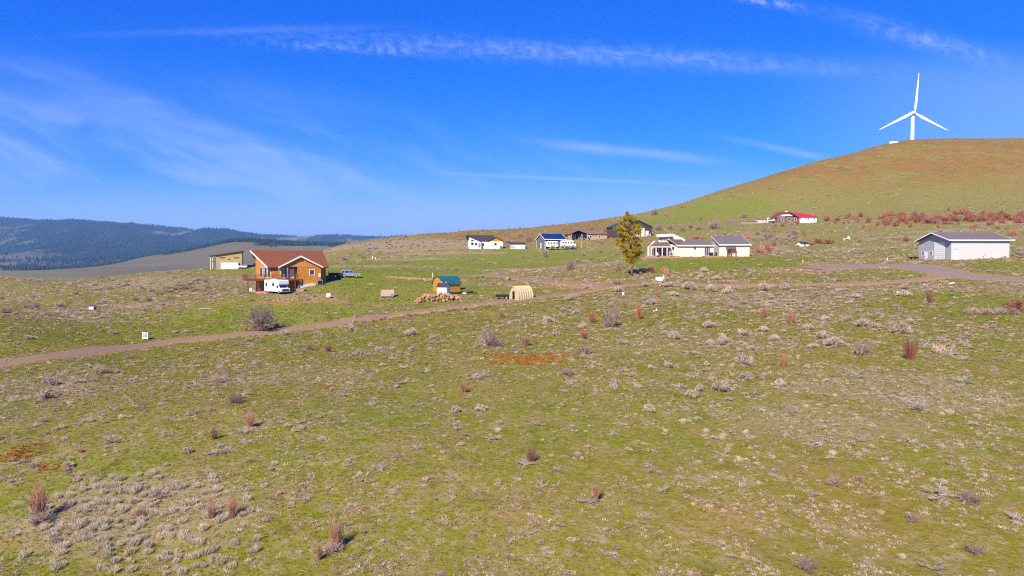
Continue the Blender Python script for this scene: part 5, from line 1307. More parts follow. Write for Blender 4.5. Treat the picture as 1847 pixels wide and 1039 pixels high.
# ------------------------------------------------------------------ ponderosa pine
def pine():
    b = G(1140, 497); top = P(1134, 389, b.y).z
    h = top - b.z
    e = empty('pine_tree', b, 0, 'lone yellow green ponderosa pine with bare orange trunk', 'tree')
    r = random.Random(3)
    path_ = [(0, 0, -.3), (-.05, 0, h * .18), (-.25, .05, h * .4), (-.45, 0, h * .62), (-.6, 0, h * .82), (-.65, 0, h * .99)]
    MB().tube(path_, [.34, .27, .22, .16, .09, .02], 10).build('trunk', BARK, e, smooth=True)
    def trunk_at(z):
        for a, c in zip(path_[:-1], path_[1:]):
            if a[2] <= z <= c[2]:
                t = (z - a[2]) / (c[2] - a[2]); return Vector((a[0] + (c[0] - a[0]) * t, a[1] + (c[1] - a[1]) * t, z))
        return Vector(path_[-1])
    clumps = []
    # silhouette half widths (fraction of height -> left, right) read from the photo
    prof = [(.20, .9, .5), (.28, 1.8, 1.6), (.36, 1.3, 2.6), (.45, 2.9, 2.3), (.55, 3.3, 1.8), (.65, 3.5, 1.9), (.75, 2.6, 2.3), (.85, 1.9, 1.8), (.93, 1.4, 1.1), (1.0, .5, .5)]
    prof = [(f_, l_ * 1.22, r_ * 1.22) for f_, l_, r_ in prof]
    def lim(f, right):
        for (a, l0, r0), (c, l1, r1) in zip(prof[:-1], prof[1:]):
            if a <= f <= c: t = (f - a) / (c - a); return (r0 + (r1 - r0) * t) if right else (l0 + (l1 - l0) * t)
        return .4
    for i in range(60):
        f = .19 + .80 * ((i + r.random()) / 60); z = f * h
        an = i * 2.4 + r.uniform(-.4, .4); dx, dy = math.cos(an), math.sin(an)
        w = lim(f, dx > 0) * r.uniform(.7, 1.08); wy = (lim(f, True) + lim(f, False)) / 2
        tip = trunk_at(z) + Vector((dx * w, dy * wy * r.uniform(.7, 1.0), r.uniform(-.15, .75)))
        st = trunk_at(z - .1); mid = st.lerp(tip, .5) + Vector((0, 0, -.15))
        MB().tube([st, mid, tip], [.075, .05, .02], 5).build('branch', BARK, e)
        for q in (.45, .7, .9, 1.0):
            if q < .6 and r.random() < .45: continue
            c = st.lerp(tip, q) + Vector((r.uniform(-.3, .3), r.uniform(-.3, .3), r.uniform(-.1, .35)))
            clumps.append((c, r.uniform(.32, .64)))
    n = 0
    crown = MB()
    for c, s in clumps:
        for k in range(62):
            d = Vector((r.gauss(0, 1), r.gauss(0, 1), r.gauss(0, .75))).normalized()
            a = c + d * s * r.uniform(.15, .75); t = a + (d + Vector((0, 0, .35))).normalized() * r.uniform(.22, .4)
            sd = d.orthogonal().normalized(); sd = (Matrix.Rotation(r.uniform(0, 6.28), 3, d) @ sd) * r.uniform(.055, .10)
            crown.tri(a - sd, a + sd, t)
    crown.build('crown', NEEDLE, e)
pine()

# ------------------------------------------------------------------ shrub kinds (unit size: radius about 1, height about 1)
rr = random.Random(42)
SAGE = mat('sage_twigs', (0.60, 0.48, 0.39), 0.9, 0.35, 4, col2=(0.45, 0.35, 0.27), rnd=0.2, trans=0.2)
SAGED = mat('sage_wood', (0.20, 0.16, 0.14), 0.9, 0.3)
REDST = mat('red_willow_stems', (0.45, 0.150, 0.105), 0.85, 0.35, 3, col2=(0.30, 0.125, 0.090), rnd=0.25, trans=0.1)
RUST = mat('rust_twigs', (0.47, 0.215, 0.145), 0.85, 0.35, 3, col2=(0.37, 0.18, 0.125), rnd=0.25, trans=0.1)
BARE = mat('bare_twigs', (0.40, 0.285, 0.24), 0.9, 0.3, 3, col2=(0.29, 0.205, 0.175), rnd=0.2, trans=0.1)
DEAD = mat('bleached_wood', (0.46, 0.385, 0.32), 0.9, 0.3, 4, rnd=0.15)
TUFT = mat('bleached_bunchgrass', (0.64, 0.545, 0.40), 0.9, 0.3, 5, col2=(0.52, 0.43, 0.30), rnd=0.18, trans=0.25)

def rnd_dir(zmin=0.05, k=1.0):
    while True:
        d = Vector((rr.uniform(-1, 1), rr.uniform(-1, 1), rr.uniform(zmin, 1)))
        if .1 < d.length < 1: return Vector((d.x, d.y, d.z * k)).normalized()
def sage_mesh():
    m = MB()
    for i in range(26):
        d = rnd_dir(.1); m.spike((0, 0, -.05), d * rr.uniform(.6, .8), .035)
    lob = [(rnd_dir(.15) * rr.uniform(.45, .72), rr.uniform(.28, .46)) for _ in range(13)]
    for c, s in lob:
        for k in range(46):
            d = rnd_dir(-.5); a = c + d * s * rr.uniform(.2, .75); a.z = max(a.z, .02)
            t = a + (d * .6 + Vector((0, 0, .6))).normalized() * rr.uniform(.12, .26)
            sd = d.orthogonal().normalized(); sd = (Matrix.Rotation(rr.uniform(0, 6.3), 3, d) @ sd) * rr.uniform(.03, .06)
            m.tri(a - sd, a + sd, t)
    return m.mesh('sagebrush', SAGE)
def stem_mesh(mt, n=70, spread=.55, side=3, r=.018):
    m = MB()
    for i in range(n):
        an = rr.uniform(0, 6.28); q = rr.random() ** .5; hgt = rr.uniform(.55, 1.05) * (1 - .25 * q)
        b = Vector((math.cos(an) * q * .28, math.sin(an) * q * .28, -.03))
        t = Vector((math.cos(an) * q * spread * 1.6, math.sin(an) * q * spread * 1.6, hgt)) + Vector((rr.gauss(0, .06), rr.gauss(0, .06), 0))
        mid = b.lerp(t, .5) + Vector((0, 0, .06))
        m.spike(b, t, r, mid)
        for k in range(side):
            s = b.lerp(t, rr.uniform(.35, .85)); d = (t - b).normalized() * .3 + Vector((rr.gauss(0, .13), rr.gauss(0, .13), .02))
            m.spike(s, s + d * rr.uniform(.5, 1.0), r * .6)
    return m.mesh('stems', mt)
def bush_mesh(mt, mains=16, r=.03, flat=1.0):
    m = MB()
    for i in range(mains):
        d = rnd_dir(.06, 1.0); L = rr.uniform(.55, .8); p0 = Vector((rr.uniform(-.12, .12), rr.uniform(-.12, .12), -.04)); p1 = p0 + d * L
        m.spike(p0, p1, r, p0.lerp(p1, .5) + Vector((0, 0, .05)))
        for j in range(7):
            s = p0.lerp(p1, rr.uniform(.3, 1)); d2 = (d + rnd_dir(-.3) * .9).normalized(); q = s + d2 * rr.uniform(.22, .42)
            m.spike(s, q, r * .55)
            for k in range(4):
                s2 = s.lerp(q, rr.uniform(.3, 1)); d3 = (d2 + rnd_dir(-.5) * 1.0).normalized(); m.spike(s2, s2 + d3 * rr.uniform(.12, .26), r * .42)
    for i, v in enumerate(m.v): m.v[i] = (v[0], v[1], max(v[2], -.04) * flat)
    return m.mesh('bush', mt)
def dead_mesh():
    m = MB()
    for i in range(rr.randint(9, 13)):
        an = rr.uniform(0, 6.28); L = rr.uniform(.5, 1.0)
        d = Vector((math.cos(an), math.sin(an), rr.uniform(.1, .8))).normalized(); pts = [Vector((rr.gauss(0, .05), rr.gauss(0, .05), .02))]
        for s in range(4):
            d = (d + Vector((rr.gauss(0, .3), rr.gauss(0, .3), rr.gauss(-.05, .2)))).normalized(); q = pts[-1] + d * L / 4; q.z = max(q.z, .03); pts.append(q)
        m.tube(pts, [.030, .024, .018, .013, .006], 4, cap=False)
        for s in range(1, 5):
            for k in range(5):
                d2 = (d + Vector((rr.gauss(0, .7), rr.gauss(0, .7), rr.uniform(-.1, .7)))).normalized(); e_ = pts[s] + d2 * rr.uniform(.14, .32); e_.z = max(e_.z, .02)
                m.spike(pts[s], e_, .012)
                for z_ in range(4):
                    d3 = (d2 + Vector((rr.gauss(0, .7), rr.gauss(0, .7), .1))).normalized(); f = pts[s].lerp(e_, rr.uniform(.3, .95)); g = f + d3 * rr.uniform(.07, .17); g.z = max(g.z, .02)
                    m.spike(f, g, .009)
    return m.mesh('dead_shrub', DEAD)
def tuft_mesh(mt, n=75, w=.05):
    m = MB()
    for i in range(n):
        an = rr.uniform(0, 6.28); q = rr.random() ** .6
        b = Vector((math.cos(an) * q * .5, math.sin(an) * q * .5, -.02)); o = Vector((math.cos(an) * q, math.sin(an) * q, 0))
        t = b + o * .55 + Vector((rr.gauss(0, .12), rr.gauss(0, .12), rr.uniform(.55, 1.0) * (1.05 - .5 * q)))
        sd = Vector((-math.sin(an), math.cos(an), 0)); sd = Matrix.Rotation(rr.uniform(-1.4, 1.4), 3, 'Z') @ sd * w
        mid = b.lerp(t, .55) + Vector((0, 0, .08))
        m.add([b - sd, b + sd, mid + sd * .7, mid - sd * .7, t], [(0, 1, 2, 3), (3, 2, 4)])
    return m.mesh('tuft', mt)
K = {
    'sage': ('sagebrush', [sage_mesh() for _ in range(5)], 'grey mounded sagebrush', 'shrub'),
    'red': ('red_stem_shrub', [stem_mesh(REDST) for _ in range(4)], 'upright red stemmed shrub', 'shrub'),
    'rust': ('rust_shrub', [stem_mesh(RUST, 80, .5, 4) for _ in range(3)], 'rust brown upright shrub', 'shrub'),
    'redbush': ('red_bush', [bush_mesh(REDST, 20, .034) for _ in range(4)], 'rounded leafless reddish bush', 'bush'),
    'bare': ('bare_bush', [bush_mesh(BARE, 26, .028) for _ in range(4)], 'rounded leafless grey brown bush', 'bush'),
    'dead': ('dead_shrub', [dead_mesh() for _ in range(5)], 'bleached sprawling dead shrub', 'dead shrub'),
    'tuft': ('bunchgrass_tuft', [tuft_mesh(TUFT, 150, .026) for _ in range(5)], 'pale dry bunchgrass tuft', 'grass tuft'),
}
COUNT = {}
ANCHORS = [(G(px, py), t) for px, py, t in (
    (262, 613, 'near the square sign board by the road'), (471, 596, 'near the big pinkish bush by the road'), (955, 646, 'near the largest orange ground cover patch'),
    (60, 825, 'near the small orange ground cover patches'), (598, 698, 'near the lone small orange patch'), (250, 940, 'near the patch of pale bunchgrass'),
    (608, 990, 'near the leaning pinkish shrub'), (958, 832, 'near the dark red broom shrub'), (1075, 904, 'near the slim red shrub'), (452, 772, 'near the red brown shrub with dark branches'),
    (1643, 648, 'near the tallest red shrub'), (1104, 589, 'near the big grey drooping bush'), (1152, 576, 'near the tall narrow red shrub'), (880, 625, 'near the grey bush above the orange patch'),
    (1190, 506, 'near the white utility box'), (1140, 497, 'near the pine tree'), (1310, 517, 'along the bare soil of the dirt track'), (1500, 515, 'along the dirt track towards the barn'),
    (1700, 512, 'near the white broken pipe below the barn'), (1810, 567, 'near the red topped thicket'), (1695, 880, 'on the slope with large sprawling dead branches'), (1500, 870, 'on the bare stony rise of the slope'),
    (1300, 700, 'on the mid slope scattered with round sagebrush'), (1420, 640, 'on the slope between small red shrubs'), (760, 700, 'on the green slope left of the lone rust shrub'), (833, 708, 'near the lone rust shrub on the green slope'), (150, 680, 'on the slope in front of the road end'),
    (790, 543, 'near the rock pile'), (700, 536, 'near the wooden crate'), (930, 540, 'near the cream arched shelter'), (167, 559, 'along the dry gully'), (372, 558, 'near the grey boards'), (520, 535, 'below the cedar house'),
    (400, 486, 'near the tan garage'), (870, 447, 'around the white hillside house'), (990, 447, 'around the grey shop'), (1060, 432, 'around the taupe roof house'), (1140, 426, 'around the brown barn'),
    (1260, 462, 'around the cream house'), (1240, 410, 'on the bench above the cream house'), (1440, 400, 'around the red roof house'), (1450, 444, 'near the tiny pump house'), (1740, 450, 'behind the pale metal barn'),
    (1560, 395, 'in the red thicket right of the red roof house'), (1680, 395, 'in the red thicket above the pale barn'), (1830, 398, 'at the far end of the red thicket'), (1300, 360, 'high on the hill flank'), (1600, 320, 'on the hill face below the turbine'))]
def plant(kind, px, py, wpx, hpx, label=None, where=None, dz=0.0):
    """width and height in photo pixels of the plant as it stands there"""
    name, meshes, what, cat = K[kind]
    p = G(px, py); s = p.y / F
    if p.y > 640: return
    w, h = wpx * s, hpx * s
    if where is None:
        a = min(ANCHORS, key=lambda a: math.hypot(a[0].x - p.x, a[0].y - p.y)); where = a[1]
        what = ('small ' if h < .45 and kind not in ('redbush', 'bare') else 'broad ' if w > 1.5 * h and w > 1.2 else '') + what
    o = bpy.data.objects.new(name, rr.choice(meshes)); COL.objects.link(o)
    o.location = (p.x, p.y, p.z + dz); o.rotation_euler = (0, 0, rr.uniform(0, 6.28))
    o.scale = (w / 2, w / 2, h)
    g = '%s %s' % (what, where)
    tag(o, label or g, cat, None if label else g)
    COUNT[kind] = COUNT.get(kind, 0) + 1
    return o

def Z4(l, x0, y0, sc):                 # enlarged-view coordinates to photo pixels
    return [(x0 + a / sc, y0 + b / sc, *[q / sc for q in r]) for a, b, *r in l]
def plants():
    S = Z4([(50, 66, 95, 40), (165, 80, 70, 50), (255, 90, 65, 42), (455, 70, 90, 45), (555, 66, 70, 36), (150, 268, 90, 38), (345, 312, 95, 38), (440, 290, 62, 30), (505, 338, 66, 34), (160, 366, 60, 36), (220, 362, 60, 36), (238, 338, 50, 28), (375, 392, 58, 30), (345, 470, 118, 58), (705, 380, 72, 28), (830, 370, 150, 52), (770, 325, 90, 40), (980, 266, 100, 45), (1065, 270, 60, 28), (685, 282, 85, 32), (1180, 300, 130, 55), (775, 236, 58, 32), (895, 236, 55, 36), (355, 550, 90, 40), (220, 612, 115, 66), (530, 586, 85, 44), (60, 645, 85, 50), (1385, 408, 90, 52), (1205, 66, 66, 38), (1195, 100, 100, 34), (945, 112, 60, 28), (30, 718, 48, 28), (105, 608, 70, 36), (97, 294, 34, 18)], 1227, 500, 2.97)
    S += Z4([(1100, 60, 85, 38), (1280, 94, 62, 30), (1135, 134, 62, 36), (1770, 150, 78, 40), (1500, 182, 70, 28), (1755, 306, 100, 38), (1655, 312, 66, 24), (55, 110, 70, 32), (355, 136, 90, 42), (470, 152, 36, 22), (180, 218, 60, 26), (90, 242, 66, 38), (710, 366, 66, 30), (590, 548, 75, 46), (740, 536, 95, 34), (1635, 542, 86, 44), (1450, 425, 70, 40), (1830, 540, 40, 26), (1075, 135, 32, 26)], 620, 560, 2.97)
    S += Z4([(435, 205, 85, 36), (605, 172, 95, 30), (640, 292, 95, 44), (800, 235, 70, 32), (1050, 208, 80, 56), (1155, 220, 75, 46), (1395, 200, 90, 44), (1530, 192, 80, 42), (900, 190, 110, 46), (755, 175, 120, 36), (995, 76, 62, 34), (970, 118, 60, 30), (1080, 128, 66, 34), (1015, 136, 50, 24), (105, 266, 86, 42), (235, 196, 100, 34), (1030, 446, 110, 50), (960, 480, 44, 24), (800, 524, 98, 56), (730, 495, 56, 26), (1270, 500, 116, 50), (1395, 472, 76, 40), (1465, 534, 76, 46), (190, 452, 74, 42), (1690, 462, 95, 40), (1780, 522, 90, 56), (1800, 402, 70, 40), (1040, 554, 66, 36), (1120, 545, 80, 50), (675, 165, 90, 34), (1220, 192, 34, 26), (1140, 180, 36, 22)], 1000, 470, 3.69)
    S += Z4([(270, 400, 110, 46), (1525, 134, 50, 34), (240, 470, 100, 44), (370, 840, 75, 36), (1000, 762, 80, 34), (720, 385, 75, 26), (640, 335, 60, 24)], 0, 560, 2.97)
    for px, py, w, h in S: plant('sage', px, py, w, h * 1.1)
    RED = Z4([(1335, 145, 52, 92), (555, 482, 60, 78), (447, 220, 60, 78), (597, 250, 60, 78)], 1227, 500, 2.97)
    plant('red', 1227 + 1235 / 2.97, 500 + 442 / 2.97, 100 / 2.97, 160 / 2.97, 'tallest bright red stemmed shrub standing beside bleached dead branches')
    RED += Z4([(1285, 152, 46, 58)], 620, 560, 2.97)
    RED += Z4([(250, 415, 80, 98), (465, 315, 36, 68), (685, 245, 46, 78), (195, 525, 60, 74)], 1000, 470, 3.69)
    plant('red', 1000 + 560 / 3.69, 470 + 392 / 3.69, 62 / 3.69, 150 / 3.69, 'tall narrow red shrub beside the big grey bush')
    for px, py, w, h in RED: plant('red', px, py, w, h)
    RU = Z4([(845, 38, 50, 44), (975, 190, 70, 68), (645, 440, 70, 76), (945, 232, 46, 40)], 620, 560, 2.97) + Z4([(645, 80, 80, 66), (745, 100, 56, 68), (410, 78, 30, 48)], 1000, 470, 3.69) + Z4([(1660, 215, 50, 50), (1760, 225, 60, 56), (430, 760, 60, 34)], 0, 560, 2.97)
    for px, py, w, h in RU: plant('rust', px, py, w, h)
    plant('rust', 70, 936, 44, 82, 'tall wispy red brown shrub at the edge of the pale tufts'); plant('bare', 76, 942, 60, 26, 'low dark bush at the foot of the tall wispy red shrub')
    plant('rust', 420, 932, 32, 46, 'dense red brown shrub among the pale bunchgrass tufts'); plant('rust', 382, 934, 26, 34, 'thin red brown shrub next to the dense one in the pale tufts')
    plant('rust', 253, 935, 24, 24, 'small rust shrub in the middle of the pale tufts'); plant('rust', 608, 988, 38, 62, 'leaning pinkish tan shrub with dead base on the slope')
    plant('bare', 603, 994, 46, 26, 'low dead base beneath the leaning pinkish shrub'); plant('rust', 576, 1010, 18, 34, 'thin rusty shrub beside the leaning pinkish shrub')
    plant('rust', 958, 832, 30, 32, 'dense dark red broom like shrub with bleached roots'); plant('dead', 946, 838, 44, 16, 'bleached roots at the foot of the dark red broom shrub')
    plant('rust', 1075, 904, 20, 42, 'slim red shrub with bleached branches spread at its base'); plant('dead', 1064, 907, 56, 20, 'bleached branches spread at the base of the slim red shrub')
    plant('rust', 452, 772, 28, 36, 'red brown shrub with dark dead branches on the slope'); plant('dead', 440, 780, 46, 18, 'dark dead branches under the red brown shrub'); plant('rust', 386, 792, 24, 24, 'small faded red shrub above a white dead shrub')
    plant('bare', 1227 + 970 / 2.97, 500 + 412 / 2.97, 46, 30, 'broad brown bush beside the tallest red shrub')
    D = Z4([(940, 520, 130, 52), (1290, 705, 200, 90), (1520, 560, 150, 50), (1270, 222, 66, 30), (1450, 415, 150, 70), (970, 880, 90, 50), (1230, 885, 80, 60), (180, 745, 70, 34), (1500, 440, 90, 40), (1310, 375, 90, 50), (960, 185, 56, 36)], 1227, 500, 2.97)
    D += Z4([(320, 310, 90, 40), (290, 395, 120, 50), (445, 330, 70, 44), (790, 690, 110, 50), (205, 860, 80, 80), (1060, 945, 100, 54), (1710, 975, 80, 74), (1325, 300, 70, 50), (1800, 412, 140, 40), (390, 740, 120, 50), (1180, 440, 80, 34), (150, 850, 90, 40), (1210, 215, 90, 36), (1560, 400, 70, 44)], 620, 560, 2.97)
    D += Z4([(440, 385, 130, 60), (730, 510, 140, 56), (1040, 552, 120, 50), (180, 625, 110, 44), (610, 705, 140, 80), (1150, 770, 110, 76), (1240, 748, 90, 40), (1300, 455, 110, 60), (240, 462, 100, 36)], 0, 560, 2.97)
    D += Z4([(1390, 335, 240, 110), (1800, 475, 130, 100), (1360, 740, 160, 80), (340, 320, 60, 30), (370, 395, 40, 34), (410, 455, 60, 34)], 1227, 780, 2.98)
    for px, py, w, h in D: plant('dead', px, py, w, h * .9)
    B = Z4([(780, 195, 175, 112), (1190, 350, 110, 56), (1290, 232, 110, 50)], 620, 560, 2.97) + Z4([(420, 162, 85, 46), (585, 160, 85, 44)], 1000, 470, 3.69) + Z4([(530, 335, 120, 52), (1170, 385, 130, 56), (1260, 495, 120, 56)], 0, 560, 2.97) + Z4([(835, 285, 112, 66), (1550, 375, 140, 80), (680, 740, 150, 100), (1250, 475, 95, 50), (1580, 650, 130, 66), (715, 345, 70, 36), (970, 265, 50, 40)], 1227, 780, 2.98)
    for px, py, w, h in B: plant('bare', px, py, w, h)
    plant('bare', 1104, 589, 44, 46, 'big grey drooping bush between two red shrubs'); plant('bare', 471, 597, 72, 60, 'big pinkish leafless bush right beside the gravel road')
    plant('bare', 500, 592, 20, 14, 'small grey bush at the foot of the big pinkish bush')
    # thicket at the right edge
    for px, py, w, h in Z4([(1800, 185, 150, 84)], 1227, 500, 2.97): plant('redbush', px, py, w, h, 'red topped thicket below the driveway right of the barn')
    for px, w in ((1760, 30), (1782, 34), (1805, 36), (1828, 34), (1745, 22)): plant('bare', px, 567, w, 15, where='in the dark thicket below the driveway')
    # hillside bushes
    HB = Z4([(60, 290, 75, 60), (245, 268, 62, 36), (365, 256, 66, 54), (430, 305, 60, 50), (560, 270, 110, 66), (650, 268, 60, 44), (750, 300, 112, 80), (860, 268, 90, 70), (980, 312, 112, 74), (905, 285, 80, 56), (1120, 290, 112, 66), (1220, 296, 130, 60), (1300, 230, 120, 76), (1320, 292, 90, 56), (1440, 290, 140, 56), (1500, 286, 90, 50), (1620, 260, 52, 42), (1680, 250, 60, 56), (1800, 306, 115, 56), (1160, 196, 38, 36), (815, 348, 46, 52), (1065, 354, 46, 52), (610, 328, 66, 44), (390, 356, 40, 40), (450, 378, 36, 56), (340, 302, 36, 32), (135, 310, 36, 30), (205, 314, 32, 28), (255, 312, 26, 24), (775, 474, 66, 66), (355, 486, 40, 36), (690, 464, 36, 26), (1610, 364, 40, 40), (1395, 356, 28, 44), (1710, 358, 36, 32), (1755, 426, 70, 60), (80, 496, 150, 50), (-20, 496, 120, 60), (1250, 326, 40, 36), (1560, 292, 60, 40), (1660, 288, 60, 36), (1130, 320, 70, 40), (1370, 350, 30, 30), (700, 310, 60, 40), (1180, 320, 60, 30)], 1480, 340, 5.03)
    HB += Z4([(975, 360, 66, 80), (1450, 305, 56, 78), (1555, 308, 46, 62), (1490, 196, 44, 46), (1340, 220, 46, 46), (1255, 224, 60, 46), (1100, 492, 130, 90), (1180, 478, 120, 80), (1250, 424, 52, 66), (1640, 410, 70, 40), (430, 352, 130, 34), (510, 350, 70, 30), (1790, 156, 72, 66)], 1180, 370, 5.77)
    for px, py, w, h in HB: plant('redbush', px, py + 1, w * 1.05, h * 1.1)
    GB = Z4([(40, 268, 95, 60), (180, 252, 110, 44), (300, 275, 90, 50), (370, 236, 76, 70), (470, 256, 120, 60), (120, 118, 62, 56), (10, 98, 60, 60), (290, 26, 66, 40), (940, 132, 105, 70), (1245, 80, 40, 40), (1420, 206, 62, 46), (1080, 150, 50, 44), (490, 150, 40, 30), (800, 180, 60, 40)], 1180, 370, 5.77)
    GB += Z4([(785, 458, 92, 72), (590, 466, 56, 40), (1130, 444, 62, 50), (1280, 420, 52, 40), (1195, 480, 46, 34), (1080, 500, 66, 50), (570, 276, 62, 50), (650, 320, 96, 64), (460, 335, 80, 50), (1745, 86, 76, 60), (1790, 216, 95, 60), (1640, 440, 60, 50), (390, 250, 40, 26), (1320, 235, 60, 40), (1200, 220, 60, 40), (1060, 225, 60, 36)], 820, 370, 4.86)
    GB += Z4([(40, 850, 135, 66), (300, 812, 120, 56), (500, 800, 120, 56), (215, 812, 70, 44), (1130, 750, 95, 50), (1240, 752, 90, 46), (1420, 735, 80, 40), (1540, 655, 95, 46), (1400, 680, 120, 40), (1300, 700, 80, 36)], 0, 380, 4.62)
    for px, py, w, h in GB: plant('bare', px, py, w, h)
    plant('bare', 1180 + 630 / 5.77, 370 + 246 / 5.77, 184 / 5.77, 118 / 5.77, 'largest round pinkish bush on the slope behind the cream house')
    plant('bare', 820 + 1020 / 4.86, 370 + 572 / 4.86, 112 / 4.86, 112 / 4.86, 'round grey brown bush beside the pine tree')
    for px, w, h in ((1116, 16, 12), (1174, 20, 16), (1198, 17, 13)): plant('rust', px, 492 if px > 1150 else 488, w, h, where='beside the pine tree')
    q = random.Random(77)
    for i in range(22): plant('rust' if i % 3 == 0 else 'bare', q.gauss(320, 34), q.gauss(521, 5), q.uniform(8, 17), q.uniform(4, 7), where='on the brown scrub bank left of the cedar house')
    for i in range(26): plant('redbush', q.uniform(1590, 1850), q.triangular(388, 406, 396), q.uniform(14, 24), q.uniform(9, 14))
    for i in range(46): plant('redbush', q.uniform(1500, 1850), q.triangular(384, 412, 396), q.uniform(8, 18), q.uniform(7, 12))
    for i in range(40): plant('bare', q.uniform(1365, 1440), q.uniform(417, 441), q.uniform(7, 14), q.uniform(5, 8), where='in the grey thicket below the red roof house')
    for i in range(26): plant('bare', q.gauss(700, 60), q.uniform(432, 462), q.uniform(4, 9), q.uniform(2.5, 5), where='on the speckled rise behind the suv')
    for i in range(26): plant('sage', q.uniform(1150, 1800), q.uniform(285, 385), q.uniform(4, 8), q.uniform(2.5, 4.5))
    for x, y in ((870, 414.5), (918, 411.5), (938, 410), (1035, 401.5), (1070, 397.5), (1086, 395), (1109, 391), (1118, 389.5), (1182, 376.5), (1577, 264), (1582, 263.5), (1680, 251.5), (1573, 265)): plant('bare', x, y + 2.5, 5, 4.5, where='dotted along the skyline of the hill')
    for i in range(30): plant('sage', q.uniform(0, 420), q.uniform(500, 545), q.uniform(5, 10), q.uniform(3, 5), where='on the tan slope beyond the gully')
    for i in range(14): plant('sage', q.uniform(600, 760), q.uniform(540, 575), q.uniform(6, 12), q.uniform(4, 6), where='between the gravel road and the field')
    for i in range(24): plant('rust' if i % 2 else 'sage', 640 + i * 11 + q.uniform(-4, 4), 582 - i * 1.35 + q.uniform(0, 3), q.uniform(10, 18), q.uniform(5, 9), where='along the lower edge of the gravel road')
    for i in range(70): plant('sage', q.uniform(1130, 1760), q.triangular(525, 640, 550), q.uniform(7, 15), q.uniform(4, 7))
    for i in range(40): plant('dead', q.uniform(0, 1847), q.uniform(640, 900), q.uniform(18, 36), q.uniform(8, 15))
    for i in range(60): plant('sage', q.uniform(0, 1847), q.uniform(600, 900), q.uniform(9, 20), q.uniform(6, 10))
    # pale bunchgrass
    n = 0
    while n < 205:
        x, y = q.gauss(250, 120), q.gauss(940, 58)
        if not (20 < x < 470 and 858 < y < 1060): continue
        s = q.uniform(15, 27); plant('tuft', x, y, s, s * .72, where='in the dense pale patch around the red brown shrubs'); n += 1
    for i in range(95):
        s = q.uniform(11, 21); plant('tuft', q.uniform(0, 1847), q.triangular(660, 1035, 800), s, s * .6, where='scattered over the green slope')
plants()

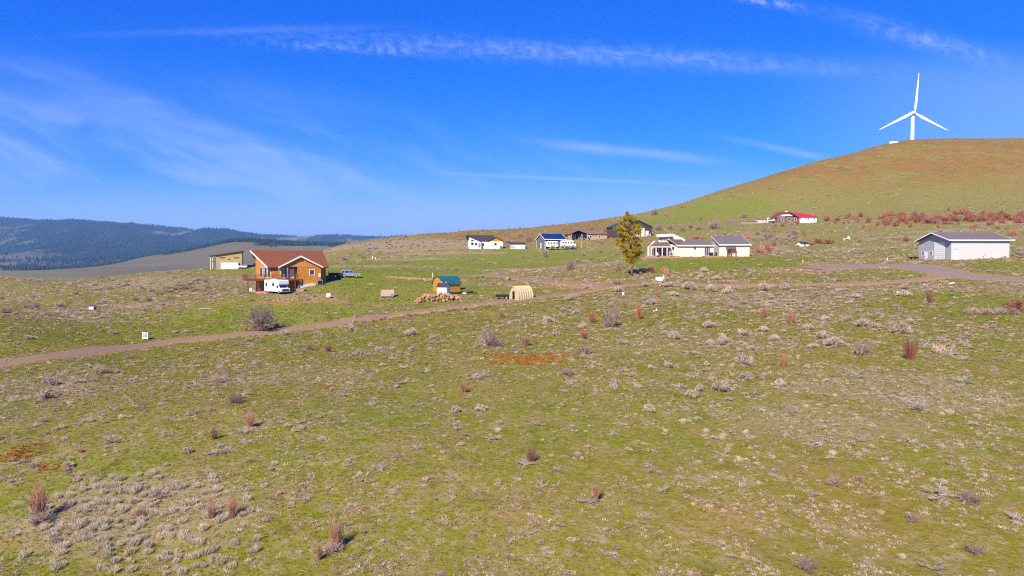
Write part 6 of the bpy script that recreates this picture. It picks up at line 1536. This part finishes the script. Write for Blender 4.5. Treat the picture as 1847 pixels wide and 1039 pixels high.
# ------------------------------------------------------------------ orange ground cover, grass, thatch
def cover():
    OR = mat('orange_leaf', (0.45, 0.145, 0.025), 0.8, 0.4, 3, col2=(0.33, 0.18, 0.025), rnd=0.35, trans=0.2)
    pr = [tuft_mesh(OR, 22, .11) for _ in range(3)]
    pts, sc = [], []
    def patch(px, py, a, b, n, s):
        c = G(px, py)
        for i in range(n):
            t = rr.uniform(0, 6.28); q = rr.random() ** .5; x = c.x + a * q * math.cos(t); y = c.y + b * q * math.sin(t)
            if fbm(np.array([x * .9]), np.array([y * .9]), 4, 3)[0] < .40 + .22 * q * q: continue
            pts.append((x, y, hz(x, y) - .02)); sc.append(s * rr.uniform(.6, 1.3))
    patch(952, 647, 4.4, 4.4, 1800, .19); patch(905, 641, 1.8, 1.6, 160, .18); patch(1000, 640, 2.4, 2.4, 260, .18)
    patch(42, 816, 1.2, 1.5, 110, .16); patch(75, 845, .9, .8, 60, .15); patch(598, 698, .9, 1.2, 80, .17); patch(30, 825, .7, .8, 40, .15); patch(70, 560, 1.6, 1.5, 60, .25); patch(45, 565, 1.2, 1.2, 40, .25)
    stuff('orange_ground_cover', np.array(pts), np.array(sc), pr, 'patches of low orange red leafy ground cover in the grass', 'ground cover')

    def gmat(name, c1, c2, c3, tr=.3):
        m = bpy.data.materials.new(name); m.use_nodes = True; t = m.node_tree; N = NT(t)
        b = t.nodes['Principled BSDF']; b.inputs['Roughness'].default_value = .85; b.inputs['Specular IOR Level'].default_value = .15
        geo = N.n('ShaderNodeNewGeometry'); oi = N.n('ShaderNodeObjectInfo')
        big = N.noise(geo.outputs['Position'], .09, 4, .6)
        c = N.mix(N.ramp(big, .35, .65), c1, c2); c = N.mix(N.ramp(oi.outputs['Random'], .55, .95), c, c3)
        c = N.mix(1.0, c, N.mix(N.noise(geo.outputs['Position'], 1.1, 3), (.75, .75, .75), (1.25, 1.25, 1.25)), 'MULTIPLY')
        t.links.new(c, b.inputs['Base Color'])
        trn = N.n('ShaderNodeBsdfTranslucent'); t.links.new(c, trn.inputs['Color']); mx = N.n('ShaderNodeMixShader'); mx.inputs[0].default_value = tr
        t.links.new(b.outputs[0], mx.inputs[1]); t.links.new(trn.outputs[0], mx.inputs[2]); t.links.new(mx.outputs[0], t.nodes['Material Output'].inputs['Surface']); return m
    GG = gmat('green_grass', (.190, .212, .007), (.245, .212, .018), (.34, .275, .08))
    TH = gmat('dead_thatch', (.52, .385, .29), (.55, .44, .32), (.37, .22, .18), .25)
    def field(n, y0, y1, dens_fn, power, fade):
        y = (rng.uniform(y0 ** power, y1 ** power, n)) ** (1 / power); u = rng.uniform(-.95, .95, n); x = u * y
        k = rng.uniform(0, 1, n) < dens_fn(x, y) * np.clip((y1 - y) / fade, 0, 1)
        x, y = x[k], y[k]; k = road_dist(x, y) > rng.uniform(-1.0, .5, len(x)) ** 3 - .05
        return x[k], y[k]
    green = lambda x, y: np.clip(1.15 - 1.5 * np.abs(fbm(x / 4, y / 4, 61, 3) - .42), .25, 1)
    x, y = field(270000, 22, 230, green, 1.0, 130)
    s = rng.uniform(.085, .17, len(x)) * np.clip(y / 48, .8, 2.2)
    stuff('grass', np.stack([x, y, H(x, y) - .01], 1), np.stack([s * 1.1, s * 1.1, s * np.interp(y, [40, 130], [.62, .34])], 1), [tuft_mesh(GG, 16, .10) for _ in range(4)], 'short yellow green spring grass over the slope', 'grass', tilt=.2)
    dead = lambda x, y: np.clip((fbm(x / 1.7, y / 1.7, 81, 3) - .44) * 6.5, .03, 1) * np.clip((fbm(x / 14, y / 14, 83, 2) - .22) * 2.4, .3, 1)
    x, y = field(380000, 22, 620, dead, 0.62, 260)
    k = zone_values(x, y)['lawn'] < rng.uniform(.25, .75, len(x)); x, y = x[k], y[k]
    s = rng.uniform(.09, .27, len(x)) ** 1.0 * np.clip(y / 60, .85, 2.6)
    stuff('dead_thatch', np.stack([x, y, H(x, y) - .02], 1), np.stack([s * 1.2, s * 1.2, s * np.interp(y, [60, 150], [.55, .36])], 1), [tuft_mesh(TH, 30, .06) for _ in range(4)], 'dead grey tan grass thatch scattered through the green', 'dry grass', tilt=.3)
def low_brush():
    n = 85000
    y = rng.uniform(22 ** .8, 640 ** .8, n) ** (1 / .8); x = rng.uniform(-.95, .95, n) * y
    d = np.clip((fbm(x / 7, y / 7, 91, 3) - .45) * 5, .04, 1) * np.clip((fbm(x / 1.6, y / 1.6, 93, 2) - .35) * 3, .05, 1)
    z = zone_values(x, y)
    d = d * (.35 + .9 * z['dry']) * (1 - .9 * z['lawn'])
    for px, py, a, b in ((1450, 560, 34, 18), (1600, 700, 14, 10), (1300, 530, 26, 9), (1650, 600, 14, 12), (200, 690, 22, 10), (560, 660, 20, 12), (1250, 620, 22, 10)):
        c = G(px, py); d = d * (1 + 3.2 * np.exp(-((x - c.x) / a) ** 2 - ((y - c.y) / b) ** 2))
    k = (rng.uniform(0, 1, n) < d) & (road_dist(x, y) > .3); x, y = x[k], y[k]
    s = rng.uniform(.32, .62, len(x)) ** 2 * np.clip(y / 60, .9, 3.0)
    pale = mat('grey_brush', (0.56, 0.44, 0.36), 0.9, .35, 4, col2=(0.42, 0.31, 0.245), rnd=.3, trans=.2)
    pr = []
    for k_ in range(5):
        me = K['sage'][1][k_].copy(); me.materials.clear(); me.materials.append(pale); pr.append(me)
    stuff('low_brush', np.stack([x, y, H(x, y) - .02], 1), np.stack([s, s, s * .75], 1), pr, 'small grey scrub and brush dotted over the whole slope', 'brush', tilt=.1)
low_brush()
cover()
print('plants', COUNT, 'objects', len(SC.objects))
